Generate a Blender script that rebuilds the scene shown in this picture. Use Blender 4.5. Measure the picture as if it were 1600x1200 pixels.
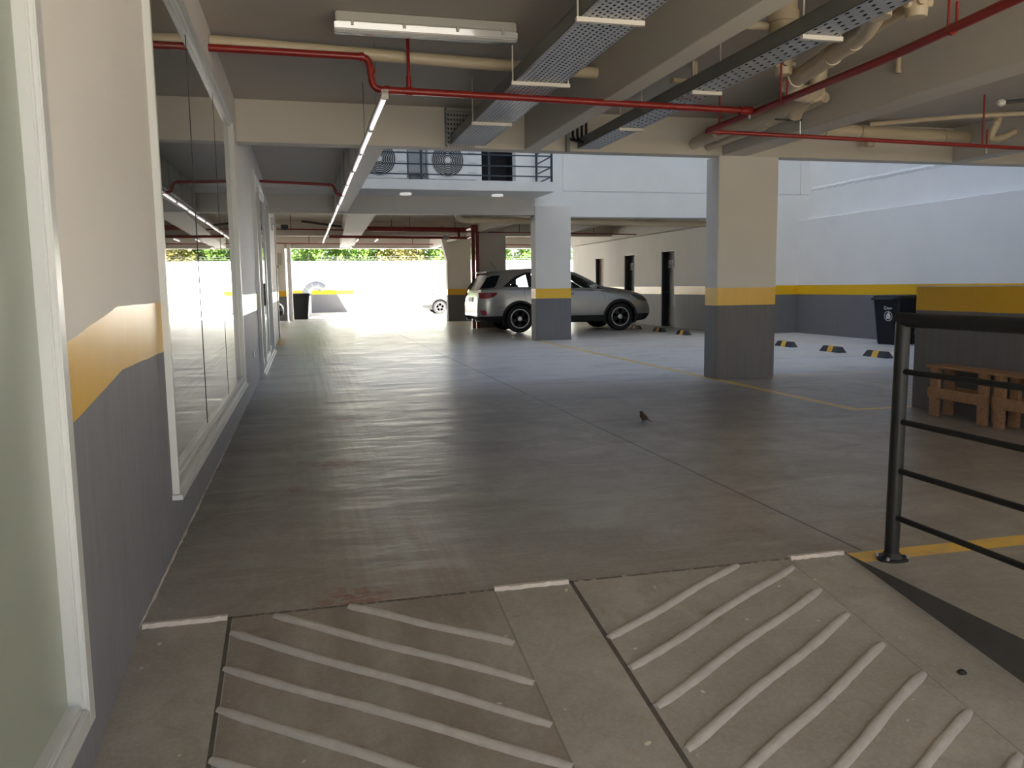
import bpy, bmesh, math, random
from mathutils import Vector, Matrix
random.seed(7)
for _o in list(bpy.data.objects): bpy.data.objects.remove(_o)
SC = bpy.context.scene
COL = SC.collection

# ------------------------------------------------------------------ camera, sky, sun, exposure
def make_camera():
    pitch, yaw, roll = math.radians(6.8), math.radians(14.2), math.radians(-0.74)
    f = Vector((math.sin(yaw)*math.cos(pitch), math.cos(yaw)*math.cos(pitch), -math.sin(pitch)))
    r = f.cross(Vector((0, 0, 1))).normalized(); u = r.cross(f)
    r2 = r*math.cos(roll) + u*math.sin(roll); u2 = -r*math.sin(roll) + u*math.cos(roll)
    m = Matrix((( r2.x, u2.x, -f.x, 0), (r2.y, u2.y, -f.y, 0), (r2.z, u2.z, -f.z, 1.2), (0, 0, 0, 1)))
    cd = bpy.data.cameras.new('camera'); cd.sensor_width = 36; cd.lens = 1275/1600*36; cd.clip_end = 400
    o = bpy.data.objects.new('camera', cd); o.matrix_world = m; COL.objects.link(o); SC.camera = o
make_camera()

SUN_DIR = Vector((0.556, 0.60, -1.0)).normalized()
w = bpy.data.worlds.new('sky'); SC.world = w; w.use_nodes = True
nt = w.node_tree; bg = nt.nodes['Background']
sky = nt.nodes.new('ShaderNodeTexSky'); sky.sky_type = 'NISHITA'; sky.sun_disc = False
sky.sun_elevation = math.asin(-SUN_DIR.z); sky.sun_rotation = math.atan2(-SUN_DIR.x, -SUN_DIR.y)
sky.air_density = 1.0; sky.dust_density = 2.0; sky.ozone_density = 1.0
hz = nt.nodes.new('ShaderNodeMix'); hz.data_type = 'RGBA'; hz.inputs[0].default_value = .42; hz.inputs[7].default_value = (.62, .62, .62, 1)   # thin high haze
nt.links.new(sky.outputs[0], hz.inputs[6]); nt.links.new(hz.outputs[2], bg.inputs[0]); bg.inputs[1].default_value = 0.172
sd = bpy.data.lights.new('sun', 'SUN'); sd.energy = 24; sd.angle = 0.009; sd.color = (1.0, 0.95, 0.87)
so = bpy.data.objects.new('sun', sd); so.rotation_euler = SUN_DIR.to_track_quat('-Z', 'Y').to_euler(); COL.objects.link(so)
SC.view_settings.view_transform = 'Standard'; SC.view_settings.look = 'None'
SC.view_settings.exposure = 1.95; SC.view_settings.gamma = 1; SC.view_settings.use_curve_mapping = False
cy = SC.cycles
cy.max_bounces = 14; cy.diffuse_bounces = 9; cy.glossy_bounces = 5; cy.transmission_bounces = 6; cy.transparent_max_bounces = 10
cy.sample_clamp_indirect = 8; cy.use_denoising = True
cy.caustics_reflective = False; cy.caustics_refractive = False

# ------------------------------------------------------------------ materials
class NT:
    def __init__(s, name):
        s.m = bpy.data.materials.new(name); s.m.use_nodes = True; s.t = s.m.node_tree
        s.b = s.t.nodes['Principled BSDF']; s.out = s.t.nodes['Material Output']
    def n(s, typ, **k):
        x = s.t.nodes.new(typ)
        for a, v in k.items(): setattr(x, a, v)
        return x
    def put(s, sock, v):
        if isinstance(v, bpy.types.NodeSocket): s.t.links.new(v, sock)
        elif isinstance(v, (tuple, list)): sock.default_value = (*v, 1) if len(v) == 3 and len(sock.default_value) == 4 else v
        else: sock.default_value = v
    def math(s, op, a, b=0.0, c=None):
        x = s.n('ShaderNodeMath', operation=op); s.put(x.inputs[0], a); s.put(x.inputs[1], b)
        if c is not None: s.put(x.inputs[2], c)
        return x.outputs[0]
    def xyz(s):
        g = s.n('ShaderNodeNewGeometry'); p = s.n('ShaderNodeSeparateXYZ'); s.put(p.inputs[0], g.outputs['Position']); return p.outputs
    def normal(s):
        g = s.n('ShaderNodeNewGeometry'); p = s.n('ShaderNodeSeparateXYZ'); s.put(p.inputs[0], g.outputs['Normal']); return p.outputs
    def coord(s, sc=(1, 1, 1), obj=False):
        g = s.n('ShaderNodeTexCoord') if obj else s.n('ShaderNodeNewGeometry')
        mp = s.n('ShaderNodeMapping'); s.put(mp.inputs[0], g.outputs['Object' if obj else 'Position']); mp.inputs['Scale'].default_value = sc
        return mp.outputs[0]
    def noise(s, scale, detail=4, rough=0.5, sc=(1, 1, 1), dist=0.0, obj=False):
        x = s.n('ShaderNodeTexNoise'); s.put(x.inputs['Vector'], s.coord(sc, obj)); x.inputs['Scale'].default_value = scale
        x.inputs['Detail'].default_value = detail; x.inputs['Roughness'].default_value = rough; x.inputs['Distortion'].default_value = dist
        return x.outputs['Fac']
    def mapr(s, v, a, b, c=0.0, d=1.0):
        x = s.n('ShaderNodeMapRange'); s.put(x.inputs[0], v)
        for i, q in enumerate((a, b, c, d)): x.inputs[i+1].default_value = q
        return x.outputs[0]
    def mix(s, f, a, b, mode='MIX'):
        x = s.n('ShaderNodeMix', data_type='RGBA', blend_type=mode); s.put(x.inputs[0], f); s.put(x.inputs[6], a); s.put(x.inputs[7], b); return x.outputs[2]
    def bump(s, h, strength=0.2, dist=0.01):
        x = s.n('ShaderNodeBump'); s.put(x.inputs['Height'], h); x.inputs['Strength'].default_value = strength; x.inputs['Distance'].default_value = dist
        s.t.links.new(x.outputs[0], s.b.inputs['Normal'])
    def rect(s, p, x0, x1, y0, y1):
        m = s.math
        a = m('MULTIPLY', m('GREATER_THAN', p[0], x0), m('LESS_THAN', p[0], x1))
        b = m('MULTIPLY', m('GREATER_THAN', p[1], y0), m('LESS_THAN', p[1], y1))
        return m('MULTIPLY', a, b)

def simple(name, col, rough=0.6, metal=0.0, var=0.06, scale=8, bump=0.0, bscale=60, emit=None, coat=0.0, spec=0.5):
    t = NT(name); b = t.b
    if var:
        t.put(b.inputs['Base Color'], t.mix(t.noise(scale), tuple(c*(1-var) for c in col), tuple(min(1, c*(1+var)) for c in col)))
    else: t.put(b.inputs['Base Color'], col)
    b.inputs['Roughness'].default_value = rough; b.inputs['Metallic'].default_value = metal
    b.inputs['Specular IOR Level'].default_value = spec
    if coat: b.inputs['Coat Weight'].default_value = coat; b.inputs['Coat Roughness'].default_value = 0.05
    if bump: t.bump(t.noise(bscale, 3), bump, 0.004)
    if emit: b.inputs['Emission Color'].default_value = (*emit[:3], 1); b.inputs['Emission Strength'].default_value = emit[3]
    return t.m

WHITE = (0.70, 0.675, 0.63); GREY = (0.145, 0.145, 0.155); YEL = (0.72, 0.42, 0.012)
def painted(name, white=WHITE, z1=0.93, z2=1.15, slope=0.0, stretch=(30, 30, 2), xend=None, bands=True, grey=GREY):
    t = NT(name); p = t.xyz(); m = t.math
    z = p[2]
    if slope: z = m('ADD', z, m('MULTIPLY', m('MAXIMUM', m('SUBTRACT', 3.07, p[1]), 0.0), slope))
    n1 = t.noise(1.4, 5); n2 = t.noise(1, 4, 0.6, stretch)
    wcol = t.mix(t.mapr(n1, .3, .7), tuple(c*.965 for c in white), tuple(c*1.02 for c in white))
    if bands:
        e = m('MULTIPLY', m('SUBTRACT', t.noise(9, 2), .5), .006)
        z = m('ADD', z, e)
        gcol = t.mix(t.mapr(n2, .3, .7), tuple(c*.92 for c in grey), tuple(c*1.1 for c in grey))
        ycol = t.mix(t.mapr(n2, .2, .8), tuple(c*.96 for c in YEL), tuple(min(1, c*1.04) for c in YEL))
        isy = m('GREATER_THAN', z, z1); isw = m('GREATER_THAN', z, z2)
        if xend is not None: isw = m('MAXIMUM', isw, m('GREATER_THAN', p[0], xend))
        c = t.mix(isw, t.mix(isy, gcol, ycol), wcol)
        r = m('ADD', m('MULTIPLY', isw, .33), m('MULTIPLY', m('SUBTRACT', 1.0, isy), .28)); r = m('ADD', r, .29)
        r = m('ADD', r, m('MULTIPLY', t.noise(5, 3), .08))
        t.put(t.b.inputs['Roughness'], r)
    else:
        c = wcol; t.b.inputs['Roughness'].default_value = .65
    t.put(t.b.inputs['Base Color'], c)
    t.bump(m('ADD', n2, t.noise(14, 3)), .12, .004)
    return t.m

M = {}
M['wall_left'] = painted('wall_paint_left', white=(.76, .735, .70), slope=.128, grey=(.21, .212, .235))
M['wall'] = painted('wall_paint_banded')
M['wall_out'] = painted('wall_paint_outdoor', white=(.72, .72, .70), stretch=(45, 45, 1.5))
M['wall_far'] = painted('wall_paint_far_glare', white=(.72, .72, .70), stretch=(45, 45, 1.5), xend=2.55)  # bands stop at xend; sun glare beyond it is painted as plain white
M['plain'] = painted('wall_paint_plain', white=(.72, .72, .70), bands=False, stretch=(45, 45, 1.5))
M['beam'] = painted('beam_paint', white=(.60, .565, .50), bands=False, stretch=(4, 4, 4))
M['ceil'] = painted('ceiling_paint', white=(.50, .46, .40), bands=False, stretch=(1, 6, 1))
M['house'] = simple('house_paint', (.78, .77, .74), .7, bump=.1)

def floor_mat():
    t = NT('polished_concrete'); p = t.xyz(); m = t.math; nz = t.normal()[2]
    big = t.noise(.55, 5, .6, dist=.6); mid = t.noise(2.6, 6, .65, (1, .8, 1), dist=1.2); fine = t.noise(38, 4, .6); st = t.noise(1.0, 5, .6, (.8, 3.2, 1), dist=.5)
    c = t.mix(t.mapr(big, .3, .7), (.215, .20, .175), (.335, .315, .285))
    c = t.mix(t.mapr(mid, .35, .75), c, (.20, .18, .15))
    c = t.mix(m('MULTIPLY', t.mapr(fine, .35, .7), .25), c, (.44, .42, .39))
    c = t.mix(m('MULTIPLY', t.mapr(st, .5, .8), .25), c, (.15, .135, .115))
    # brighter light painted into the colour: paler concrete in and beyond the open yard
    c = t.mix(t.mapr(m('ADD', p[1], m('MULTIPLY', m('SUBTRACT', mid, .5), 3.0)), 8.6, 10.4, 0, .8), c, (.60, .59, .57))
    c = t.mix(m('MULTIPLY', t.mapr(t.noise(1.7, 6, .65, (.5, 1.6, 1), dist=.8), .48, .68), .38), c, (.17, .155, .13))
    c = t.mix(m('MULTIPLY', t.mapr(t.noise(3.1, 5, .6, (.45, 2.0, 1)), .56, .72), .3), c, (.46, .44, .41))
    # tyre path scuffs along the drive lane
    lane = m('MULTIPLY', m('MULTIPLY', t.mapr(m('ABSOLUTE', m('SUBTRACT', p[0], .35)), .6, .12), t.mapr(t.noise(3, 3, .6, (6, .12, 1)), .4, .65)), .55)
    c = t.mix(lane, c, (.19, .145, .11))
    # rusty spots
    for (rx, ry, rr) in ((.18, 5.65, .22), (.15, 3.1, .2), (-.1, 5.0, .1), (.3, 7.6, .2)):
        d = m('SQRT', m('ADD', m('POWER', m('ABSOLUTE', m('SUBTRACT', p[0], rx)), 2.0), m('POWER', m('ABSOLUTE', m('MULTIPLY', m('SUBTRACT', p[1], ry), .9)), 2.0)))
        k = m('MULTIPLY', t.mapr(d, rr, rr*.3), t.mapr(t.noise(17, 4, .7), .42, .56))
        c = t.mix(m('MULTIPLY', k, .8), c, (.19, .058, .03))
    # damp patch by the bird
    d = m('SQRT', m('ADD', m('POWER', m('ABSOLUTE', m('SUBTRACT', p[0], 2.75)), 2.0), m('POWER', m('ABSOLUTE', m('MULTIPLY', m('SUBTRACT', p[1], 6.75), .7)), 2.0)))
    c = t.mix(m('MULTIPLY', t.mapr(m('ADD', d, m('MULTIPLY', mid, .25)), .5, .3), .4), c, (.14, .11, .075))
    # yellow paint lines
    y = None
    for r in ((4.98, 5.09, 6.6, 17.5), (5.9, 9.4, 9.33, 9.44), (4.98, 5.7, 6.58, 6.68), (2.3, 5.6, 2.93, 3.05), (6.6, 9.6, 12.05, 12.13),
              (9.95, 10.04, 9.4, 17.5), (-.6, -.44, 18.4, 21.4), (5.0, 5.1, 17.9, 30), (5.1, 9.9, 14.8, 14.88)):
        q = t.rect(p, *r); y = q if y is None else m('MAXIMUM', y, q)
    wear = t.mapr(t.noise(7, 5, .7), .30, .52, .45, .95)
    fade = t.mapr(p[0], 5.6, 6.4, 1.0, .5)
    c = t.mix(m('MULTIPLY', m('MULTIPLY', y, wear), fade), c, (.66, .42, .07))
    # saw-cut joints
    j = t.rect(p, 2.383, 2.399, 3.07, 33)
    for r in ((-.6, 12, 9.62, 9.63), (-.6, 12, 17.5, 17.51), (2.39, 12, 13.6, 13.61), (-.6, 12, 25.4, 25.41), (-.6, 2.39, 6.4, 6.404)): j = m('MAXIMUM', j, t.rect(p, *r))
    c = t.mix(m('MULTIPLY', j, .85), c, (.05, .045, .04))
    # platform side is painted dark grey
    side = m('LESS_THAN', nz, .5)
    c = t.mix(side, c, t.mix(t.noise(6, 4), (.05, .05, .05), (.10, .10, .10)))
    t.put(t.b.inputs['Base Color'], c)
    r = t.mapr(m('ADD', m('MULTIPLY', mid, .5), m('MULTIPLY', st, .5)), .35, .65, .29, .44)
    r = m('ADD', r, m('MULTIPLY', side, .4))
    r = m('ADD', r, m('MULTIPLY', t.mapr(p[1], 3.6, 2.9), .15))
    t.put(t.b.inputs['Roughness'], r)
    t.b.inputs['Specular IOR Level'].default_value = .28
    h = m('ADD', m('MULTIPLY', t.noise(2.2, 3, .5, (.7, 1.6, 1)), 1.0), m('MULTIPLY', t.noise(9, 3, .5, (.6, 1.5, 1)), .22))
    t.bump(h, .42, .02)
    return t.m
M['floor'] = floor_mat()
def ramp_mat():
    t = NT('rough_ramp_concrete'); p = t.xyz(); m = t.math
    big = t.noise(1.6, 5, .6, dist=.5); mid = t.noise(7, 6, .7, dist=.8); fine = t.noise(70, 3, .6)
    c = t.mix(t.mapr(big, .3, .7), (.215, .20, .175), (.335, .315, .28))
    c = t.mix(t.mapr(mid, .4, .75), c, (.225, .20, .165))
    c = t.mix(m('MULTIPLY', t.mapr(fine, .4, .7), .3), c, (.40, .37, .32))
    c = t.mix(m('MULTIPLY', t.mapr(t.noise(4.5, 3, .5), .66, .74), .5), c, (.12, .095, .07))
    c = t.mix(t.mapr(t.noise(22, 1, .5), .77, .80), c, (.55, .50, .42))
    brown = m('MULTIPLY', t.rect(p, -.30, .69, -4, 3.07), t.mapr(t.noise(1.2, 4, .6, (3, .8, 1)), .35, .7, 0, .75))
    c = t.mix(brown, c, (.14, .105, .075))
    j = None
    for r in ((-.318, -.304, -4, 3.07), (1.004, 1.022, -4, 3.07)):
        q = t.rect(p, *r); j = q if j is None else m('MAXIMUM', j, q)
    j2 = m('MAXIMUM', t.rect(p, .684, .692, -4, 3.07), t.rect(p, 2.008, 2.014, -4, 3.07))
    c = t.mix(m('MULTIPLY', j, .85), c, (.04, .034, .03)); c = t.mix(m('MULTIPLY', j2, .45), c, (.10, .09, .08))
    jt = m('MULTIPLY', t.rect(p, -.7, 2.4, 3.056, 3.2), t.mapr(t.noise(30, 2), .35, .5))
    c = t.mix(m('MULTIPLY', jt, .75), c, (.05, .04, .03))
    t.put(t.b.inputs['Base Color'], c)
    t.b.inputs['Roughness'].default_value = .72
    t.bump(m('SUBTRACT', m('ADD', mid, m('MULTIPLY', fine, .4)), m('MULTIPLY', j, 2.0)), .35, .006)
    return t.m
M['ramp'] = ramp_mat()
M['plainconc'] = simple('street_concrete', (.30, .29, .27), .85, var=.1, scale=2)
M['ridge'] = simple('ridge_mortar', (.36, .34, .31), .75, var=.18, scale=25, bump=.5, bscale=70)
M['mortar'] = simple('pale_mortar', (.55, .50, .45), .8, var=.2, scale=30, bump=.5, bscale=60)
M['red'] = simple('red_pipe_paint', (.25, .016, .012), .36, var=.12, scale=5)
M['beige'] = simple('beige_pvc', (.56, .475, .33), .42, var=.06, scale=4)
M['acgrey'] = simple('grey_enamel', (.30, .31, .32), .5)
M['white_pvc'] = simple('white_pvc', (.8, .8, .8), .4, var=.03)
M['black'] = simple('black_steel', (.012, .013, .013), .5, spec=.35, var=.2, scale=20, bump=.12, bscale=90)
M['navy'] = simple('dark_blue_steel', (.03, .042, .055), .4, var=.1)
M['plastic'] = simple('black_bin_plastic', (.007, .010, .013), .5, spec=.3, var=.1, bump=.05)
M['rubber'] = simple('rubber', (.012, .012, .012), .75, var=.1)
M['stop'] = simple('rubber_stop', (.035, .035, .042), .6, var=.12, scale=30, bump=.2)
M['stopy'] = simple('yellow_stop', (.72, .42, .05), .5, var=.08, scale=30)
M['alu'] = simple('white_aluminium', (.62, .63, .62), .32, metal=.15, var=.03)
M['gasket'] = simple('dark_gasket', (.05, .05, .05), .6)
M['steel'] = simple('zinc_steel', (.45, .46, .47), .35, metal=.7, var=.1, scale=20)
M['whitebar'] = simple('white_strut', (.72, .69, .62), .45, var=.05)
M['acwhite'] = simple('ac_enamel', (.72, .72, .70), .45, var=.03)
M['acgrille'] = simple('ac_grille', (.02, .022, .025), .6)
M['wood'] = None
def wood():
    t = NT('raw_pine'); n = t.noise(3, 5, .6, (1, 14, 14), dist=1.0)
    t.put(t.b.inputs['Base Color'], t.mix(t.mapr(n, .3, .7), (.26, .14, .07), (.42, .25, .14))); t.b.inputs['Roughness'].default_value = .7
    t.bump(n, .3, .003); return t.m
M['wood'] = wood()
def frost():
    t = NT('frosted_glass'); p = t.xyz()
    t.put(t.b.inputs['Base Color'], t.mix(t.noise(1.2, 2), (.40, .445, .365), (.44, .485, .40)))
    t.b.inputs['Roughness'].default_value = .35; t.b.inputs['Transmission Weight'].default_value = .25; return t.m
M['frost'] = frost()
def darkglass():
    t = NT('reflective_tinted_glass'); t.put(t.b.inputs['Base Color'], t.mix(t.noise(.8, 2), (.035, .042, .038), (.05, .058, .052)))
    t.b.inputs['Roughness'].default_value = .012; t.b.inputs['IOR'].default_value = 1.65; t.b.inputs['Coat Weight'].default_value = .4; t.b.inputs['Coat Roughness'].default_value = .01
    t.bump(t.noise(1.3, 2), .02, .02); return t.m
M['glass'] = darkglass()
M['doorglass'] = simple('door_glass', (.30, .33, .33), .08, var=.03, spec=.7)
M['carpaint'] = simple('silver_car_paint', (.46, .46, .45), .28, metal=.65, var=.02, coat=.8)
M['carwhite'] = simple('white_car_paint', (.75, .76, .78), .3, var=.02, coat=.6)
M['cartrim'] = simple('black_car_trim', (.012, .013, .014), .5)
M['chrome'] = simple('chrome', (.75, .75, .76), .12, metal=1.0, var=0)
M['alloy'] = simple('alloy_wheel', (.66, .66, .67), .3, metal=.25, var=.04)
M['tail'] = simple('red_lamp_lens', (.35, .008, .012), .12, var=.25, scale=25, coat=1)
M['headl'] = simple('clear_lamp_lens', (.09, .10, .12), .12, metal=.3, var=.8, scale=18, coat=1)
def carglass():
    t = NT('car_window_glass'); t.put(t.b.inputs['Base Color'], (.55, .70, .72)); t.b.inputs['Roughness'].default_value = .03
    tr = t.n('ShaderNodeBsdfTransparent'); tr.inputs[0].default_value = (.72, .88, .90, 1)
    mx = t.n('ShaderNodeMixShader'); fr = t.n('ShaderNodeFresnel'); fr.inputs[0].default_value = 1.5
    gl = t.n('ShaderNodeBsdfGlossy'); gl.inputs['Roughness'].default_value = .03
    t.put(mx.inputs[0], fr.outputs[0]); t.t.links.new(tr.outputs[0], mx.inputs[1]); t.t.links.new(gl.outputs[0], mx.inputs[2]); t.t.links.new(mx.outputs[0], t.out.inputs[0])
    return t.m
M['carglass'] = carglass()
M['seat'] = simple('car_seat', (.02, .02, .022), .8)
M['doorblack'] = simple('dark_metal_door', (.04, .043, .048), .4, var=.2, scale=4)
M['doorwood'] = simple('brown_wood_door', (.14, .065, .025), .55, var=.2, scale=6)
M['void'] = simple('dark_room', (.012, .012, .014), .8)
M['sign'] = simple('white_sign', (.7, .7, .7), .5)
M['lamp_off'] = simple('opal_lamp', (.75, .75, .72), .4)
M['tube'] = simple('lit_tube', (.9, .85, .88), .3, var=0, emit=(1.0, .86, .90, .33))
M['lamp_on'] = simple('opal_lamp_lit', (.8, .8, .78), .4, var=0, emit=(1, .97, .92, .12))
M['lens'] = simple('clear_diffuser', (.66, .66, .64), .15, var=.04, scale=3, coat=1)
M['fixture'] = simple('fixture_body', (.50, .49, .45), .5, var=.05)
M['cable'] = simple('black_cable', (.012, .012, .012), .5)
M['leaf'] = None
def leafm(name, a, b):
    t = NT(name); t.put(t.b.inputs['Base Color'], t.mix(t.mapr(t.noise(3.5, 3), .3, .7), a, b)); t.b.inputs['Roughness'].default_value = .5
    t.b.inputs['Subsurface Weight'].default_value = 0.0
    tl = t.n('ShaderNodeBsdfTranslucent'); tl.inputs[0].default_value = (b[0], b[1]*1.1, b[2], 1)
    mx = t.n('ShaderNodeMixShader'); mx.inputs[0].default_value = .35
    t.t.links.new(t.b.outputs[0], mx.inputs[1]); t.t.links.new(tl.outputs[0], mx.inputs[2]); t.t.links.new(mx.outputs[0], t.out.inputs[0]); return t.m
M['leaf'] = leafm('green_leaves', (.035, .085, .015), (.16, .26, .05))
M['leaf2'] = leafm('olive_leaves', (.10, .12, .03), (.30, .26, .09))
M['bark'] = simple('bark', (.12, .09, .06), .9, var=.3, bump=.6)
M['duct'] = simple('galvanised_duct', (.26, .28, .31), .5, metal=.3)
M['box'] = simple('meter_box', (.42, .41, .36), .5)
M['bird'] = simple('brown_plumage', (.075, .05, .028), .8, var=.5, scale=60)
M['birdbelly'] = simple('pale_plumage', (.30, .25, .15), .8, var=.2, scale=60)
M['beak'] = simple('beak', (.03, .025, .02), .4)
def tray_mat(name, sx, sy, wx, wy, x0, col=(.47, .50, .53)):
    t = NT(name); p = t.xyz(); m = t.math
    u = m('DIVIDE', m('SUBTRACT', p[0], x0), sx); col_i = m('FLOOR', u)
    fx = m('ABSOLUTE', m('SUBTRACT', m('FRACT', u), .5))
    fy = m('ABSOLUTE', m('SUBTRACT', m('FRACT', m('ADD', m('DIVIDE', p[1], sy), m('MULTIPLY', m('MODULO', col_i, 2.0), .5))), .5))
    hole = m('MULTIPLY', m('LESS_THAN', fx, wx), m('LESS_THAN', fy, wy))
    nz = m('GREATER_THAN', m('ABSOLUTE', t.normal()[2]), .7)
    hole = m('MULTIPLY', hole, nz)
    t.put(t.b.inputs['Base Color'], t.mix(t.noise(4, 4), tuple(c*.85 for c in col), col)); t.b.inputs['Metallic'].default_value = .45; t.b.inputs['Roughness'].default_value = .42
    t.put(t.b.inputs['Alpha'], m('SUBTRACT', 1.0, hole)); return t.m
M['tray1'] = tray_mat('perforated_tray_wide', .0364, .055, .24, .27, 1.68, (.62, .65, .68))
M['tray2'] = tray_mat('perforated_tray_narrow', .0625, .105, .18, .20, 3.2, (.52, .56, .60))
def riser_mat():
    t = NT('perforated_riser'); p = t.xyz(); m = t.math
    fx = m('ABSOLUTE', m('SUBTRACT', m('FRACT', m('DIVIDE', p[0], .035)), .5)); fz = m('ABSOLUTE', m('SUBTRACT', m('FRACT', m('DIVIDE', p[2], .05)), .5))
    hole = m('MULTIPLY', m('LESS_THAN', fx, .28), m('LESS_THAN', fz, .22)); hole = m('MULTIPLY', hole, m('GREATER_THAN', m('ABSOLUTE', t.normal()[1]), .7))
    t.put(t.b.inputs['Base Color'], (.30, .31, .30)); t.b.inputs['Metallic'].default_value = .4; t.b.inputs['Roughness'].default_value = .5
    t.put(t.b.inputs['Alpha'], m('SUBTRACT', 1.0, hole)); return t.m
M['riser'] = riser_mat()

# ------------------------------------------------------------------ mesh helpers
class MB:
    def __init__(s): s.v = []; s.f = []
    def add(s, vs, fs):
        o = len(s.v); s.v += [tuple(v) for v in vs]; s.f += [tuple(i+o for i in f) for f in fs]; return s
    def box(s, x0, x1, y0, y1, z0, z1, mat=None):
        vs = [(x, y, z) for z in (z0, z1) for y in (y0, y1) for x in (x0, x1)]
        if mat is not None: vs = [mat @ Vector(v) for v in vs]
        return s.add(vs, [(0, 2, 3, 1), (4, 5, 7, 6), (0, 1, 5, 4), (2, 6, 7, 3), (0, 4, 6, 2), (1, 3, 7, 5)])
    def prism(s, pts, axis, a, b):
        # pts polygon (ccw) in the plane perpendicular to axis
        def mk(p, t):
            return {0: (t, p[0], p[1]), 1: (p[0], t, p[1]), 2: (p[0], p[1], t)}[axis]
        n = len(pts); vs = [mk(p, a) for p in pts] + [mk(p, b) for p in pts]
        fs = [tuple(range(n))[::-1], tuple(range(n, 2*n))] + [(i, (i+1) % n, n+(i+1) % n, n+i) for i in range(n)]
        return s.add(vs, fs)
    def sweep(s, path, r, n=12, caps=True):
        path = [Vector(p) for p in path]; N = len(path); rs = r if isinstance(r, (list, tuple)) else [r]*N
        T = []
        for i in range(N):
            a = path[max(0, i-1)]; b = path[min(N-1, i+1)]; T.append((b-a).normalized())
        up = Vector((0, 0, 1)) if abs(T[0].z) < .9 else Vector((1, 0, 0))
        u = T[0].cross(up).normalized(); vs = []
        for i in range(N):
            if i: 
                q = T[i-1].rotation_difference(T[i]); u = (q @ u).normalized()
            v = T[i].cross(u).normalized()
            for k in range(n):
                a = 2*math.pi*k/n; vs.append(path[i] + (u*math.cos(a)+v*math.sin(a))*rs[i])
        fs = [(i*n+k, i*n+(k+1) % n, (i+1)*n+(k+1) % n, (i+1)*n+k) for i in range(N-1) for k in range(n)]
        if caps: fs += [tuple(range(n))[::-1], tuple((N-1)*n+k for k in range(n))]
        return s.add(vs, fs)
    def tube(s, a, b, r, n=12): return s.sweep([a, b], r, n)
    def lathe(s, prof, c=(0, 0, 0), axis='z', n=24):
        vs = []; c = Vector(c)
        for (r, h) in prof:
            for k in range(n):
                a = 2*math.pi*k/n; x, y = r*math.cos(a), r*math.sin(a)
                vs.append(c + {'z': Vector((x, y, h)), 'y': Vector((x, h, -y)), 'x': Vector((h, x, y))}[axis])
        m = len(prof); fs = [(i*n+k, i*n+(k+1) % n, (i+1)*n+(k+1) % n, (i+1)*n+k) for i in range(m-1) for k in range(n)]
        fs += [tuple(range(n))[::-1], tuple((m-1)*n+k for k in range(n))]
        return s.add(vs, fs)
    def islands(s):
        par = list(range(len(s.v)))
        def find(a):
            while par[a] != a: par[a] = par[par[a]]; a = par[a]
            return a
        for f in s.f:
            for k in f[1:]: par[find(k)] = find(f[0])
        groups = {}
        for f in s.f: groups.setdefault(find(f[0]), []).append(f)
        out = []
        for fs in groups.values():
            ids = sorted({i for f in fs for i in f}); mp = {i: k for k, i in enumerate(ids)}; m_ = MB(); m_.v = [s.v[i] for i in ids]; m_.f = [tuple(mp[i] for i in f) for f in fs]; out.append(m_)
        return out
    def pieces(s, name, mat, parent, smooth=False, bevel=0.0):
        # one child object for every separate piece
        return [m_.build(name, mat, parent, smooth, bevel) for m_ in s.islands()]
    def build(s, name, mat, parent=None, smooth=False, bevel=0.0, origin=None):
        me = bpy.data.meshes.new(name)
        off = Vector(origin) if origin is not None else Vector((0, 0, 0))
        if parent is not None and origin is None: off = world_loc(parent)
        me.from_pydata([tuple(Vector(v)-off) for v in s.v], [], s.f); me.validate(); me.materials.append(mat)
        bm = bmesh.new(); bm.from_mesh(me); bmesh.ops.recalc_face_normals(bm, faces=bm.faces)
        if bevel: bmesh.ops.bevel(bm, geom=[e for e in bm.edges if len(e.link_faces) == 2 and e.calc_face_angle(0) > .6], offset=bevel, segments=2, affect='EDGES', clamp_overlap=True)
        bm.to_mesh(me); bm.free()
        o = bpy.data.objects.new(name, me); COL.objects.link(o)
        if parent is not None: o.parent = parent; o.location = (0, 0, 0) if origin is None else off - world_loc(parent)
        else: o.location = off
        if smooth:
            for p in me.polygons: p.use_smooth = True
            try: me.set_sharp_from_angle(angle=.7)
            except Exception: pass
        return o
WL = {}
def world_loc(o):
    p = Vector(o.location)
    while o.parent is not None: o = o.parent; p = p + Vector(o.location)
    return p
def rounded(pts, rad, seg=5):
    pts = [Vector(p) for p in pts]; out = [pts[0]]
    for i in range(1, len(pts)-1):
        a, b, c = pts[i-1], pts[i], pts[i+1]; d1 = (a-b).normalized(); d2 = (c-b).normalized()
        r = min(rad, (a-b).length*.48, (c-b).length*.48); p1 = b+d1*r; p2 = b+d2*r
        for k in range(seg+1):
            t = k/seg; out.append(p1*(1-t)**2 + b*2*t*(1-t) + p2*t*t)
    out.append(pts[-1]); return out
def thing(name, label, cat, loc=(0, 0, 0), group=None):
    o = bpy.data.objects.new(name, None); COL.objects.link(o); o.location = loc; o['label'] = label; o['category'] = cat
    if group: o['group'] = group
    return o
def tag(o, label, cat, group=None):
    o['label'] = label; o['category'] = cat
    if group: o['group'] = group
    return o
def struct(name, mb, mat, parent=None, bevel=0.0, smooth=False):
    o = mb.build(name, mat, parent, smooth, bevel)
    if parent is None: o['kind'] = 'structure'
    return o
def sempty(name, loc=(0, 0, 0)):
    o = bpy.data.objects.new(name, None); COL.objects.link(o); o.location = loc; o['kind'] = 'structure'; return o
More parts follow.
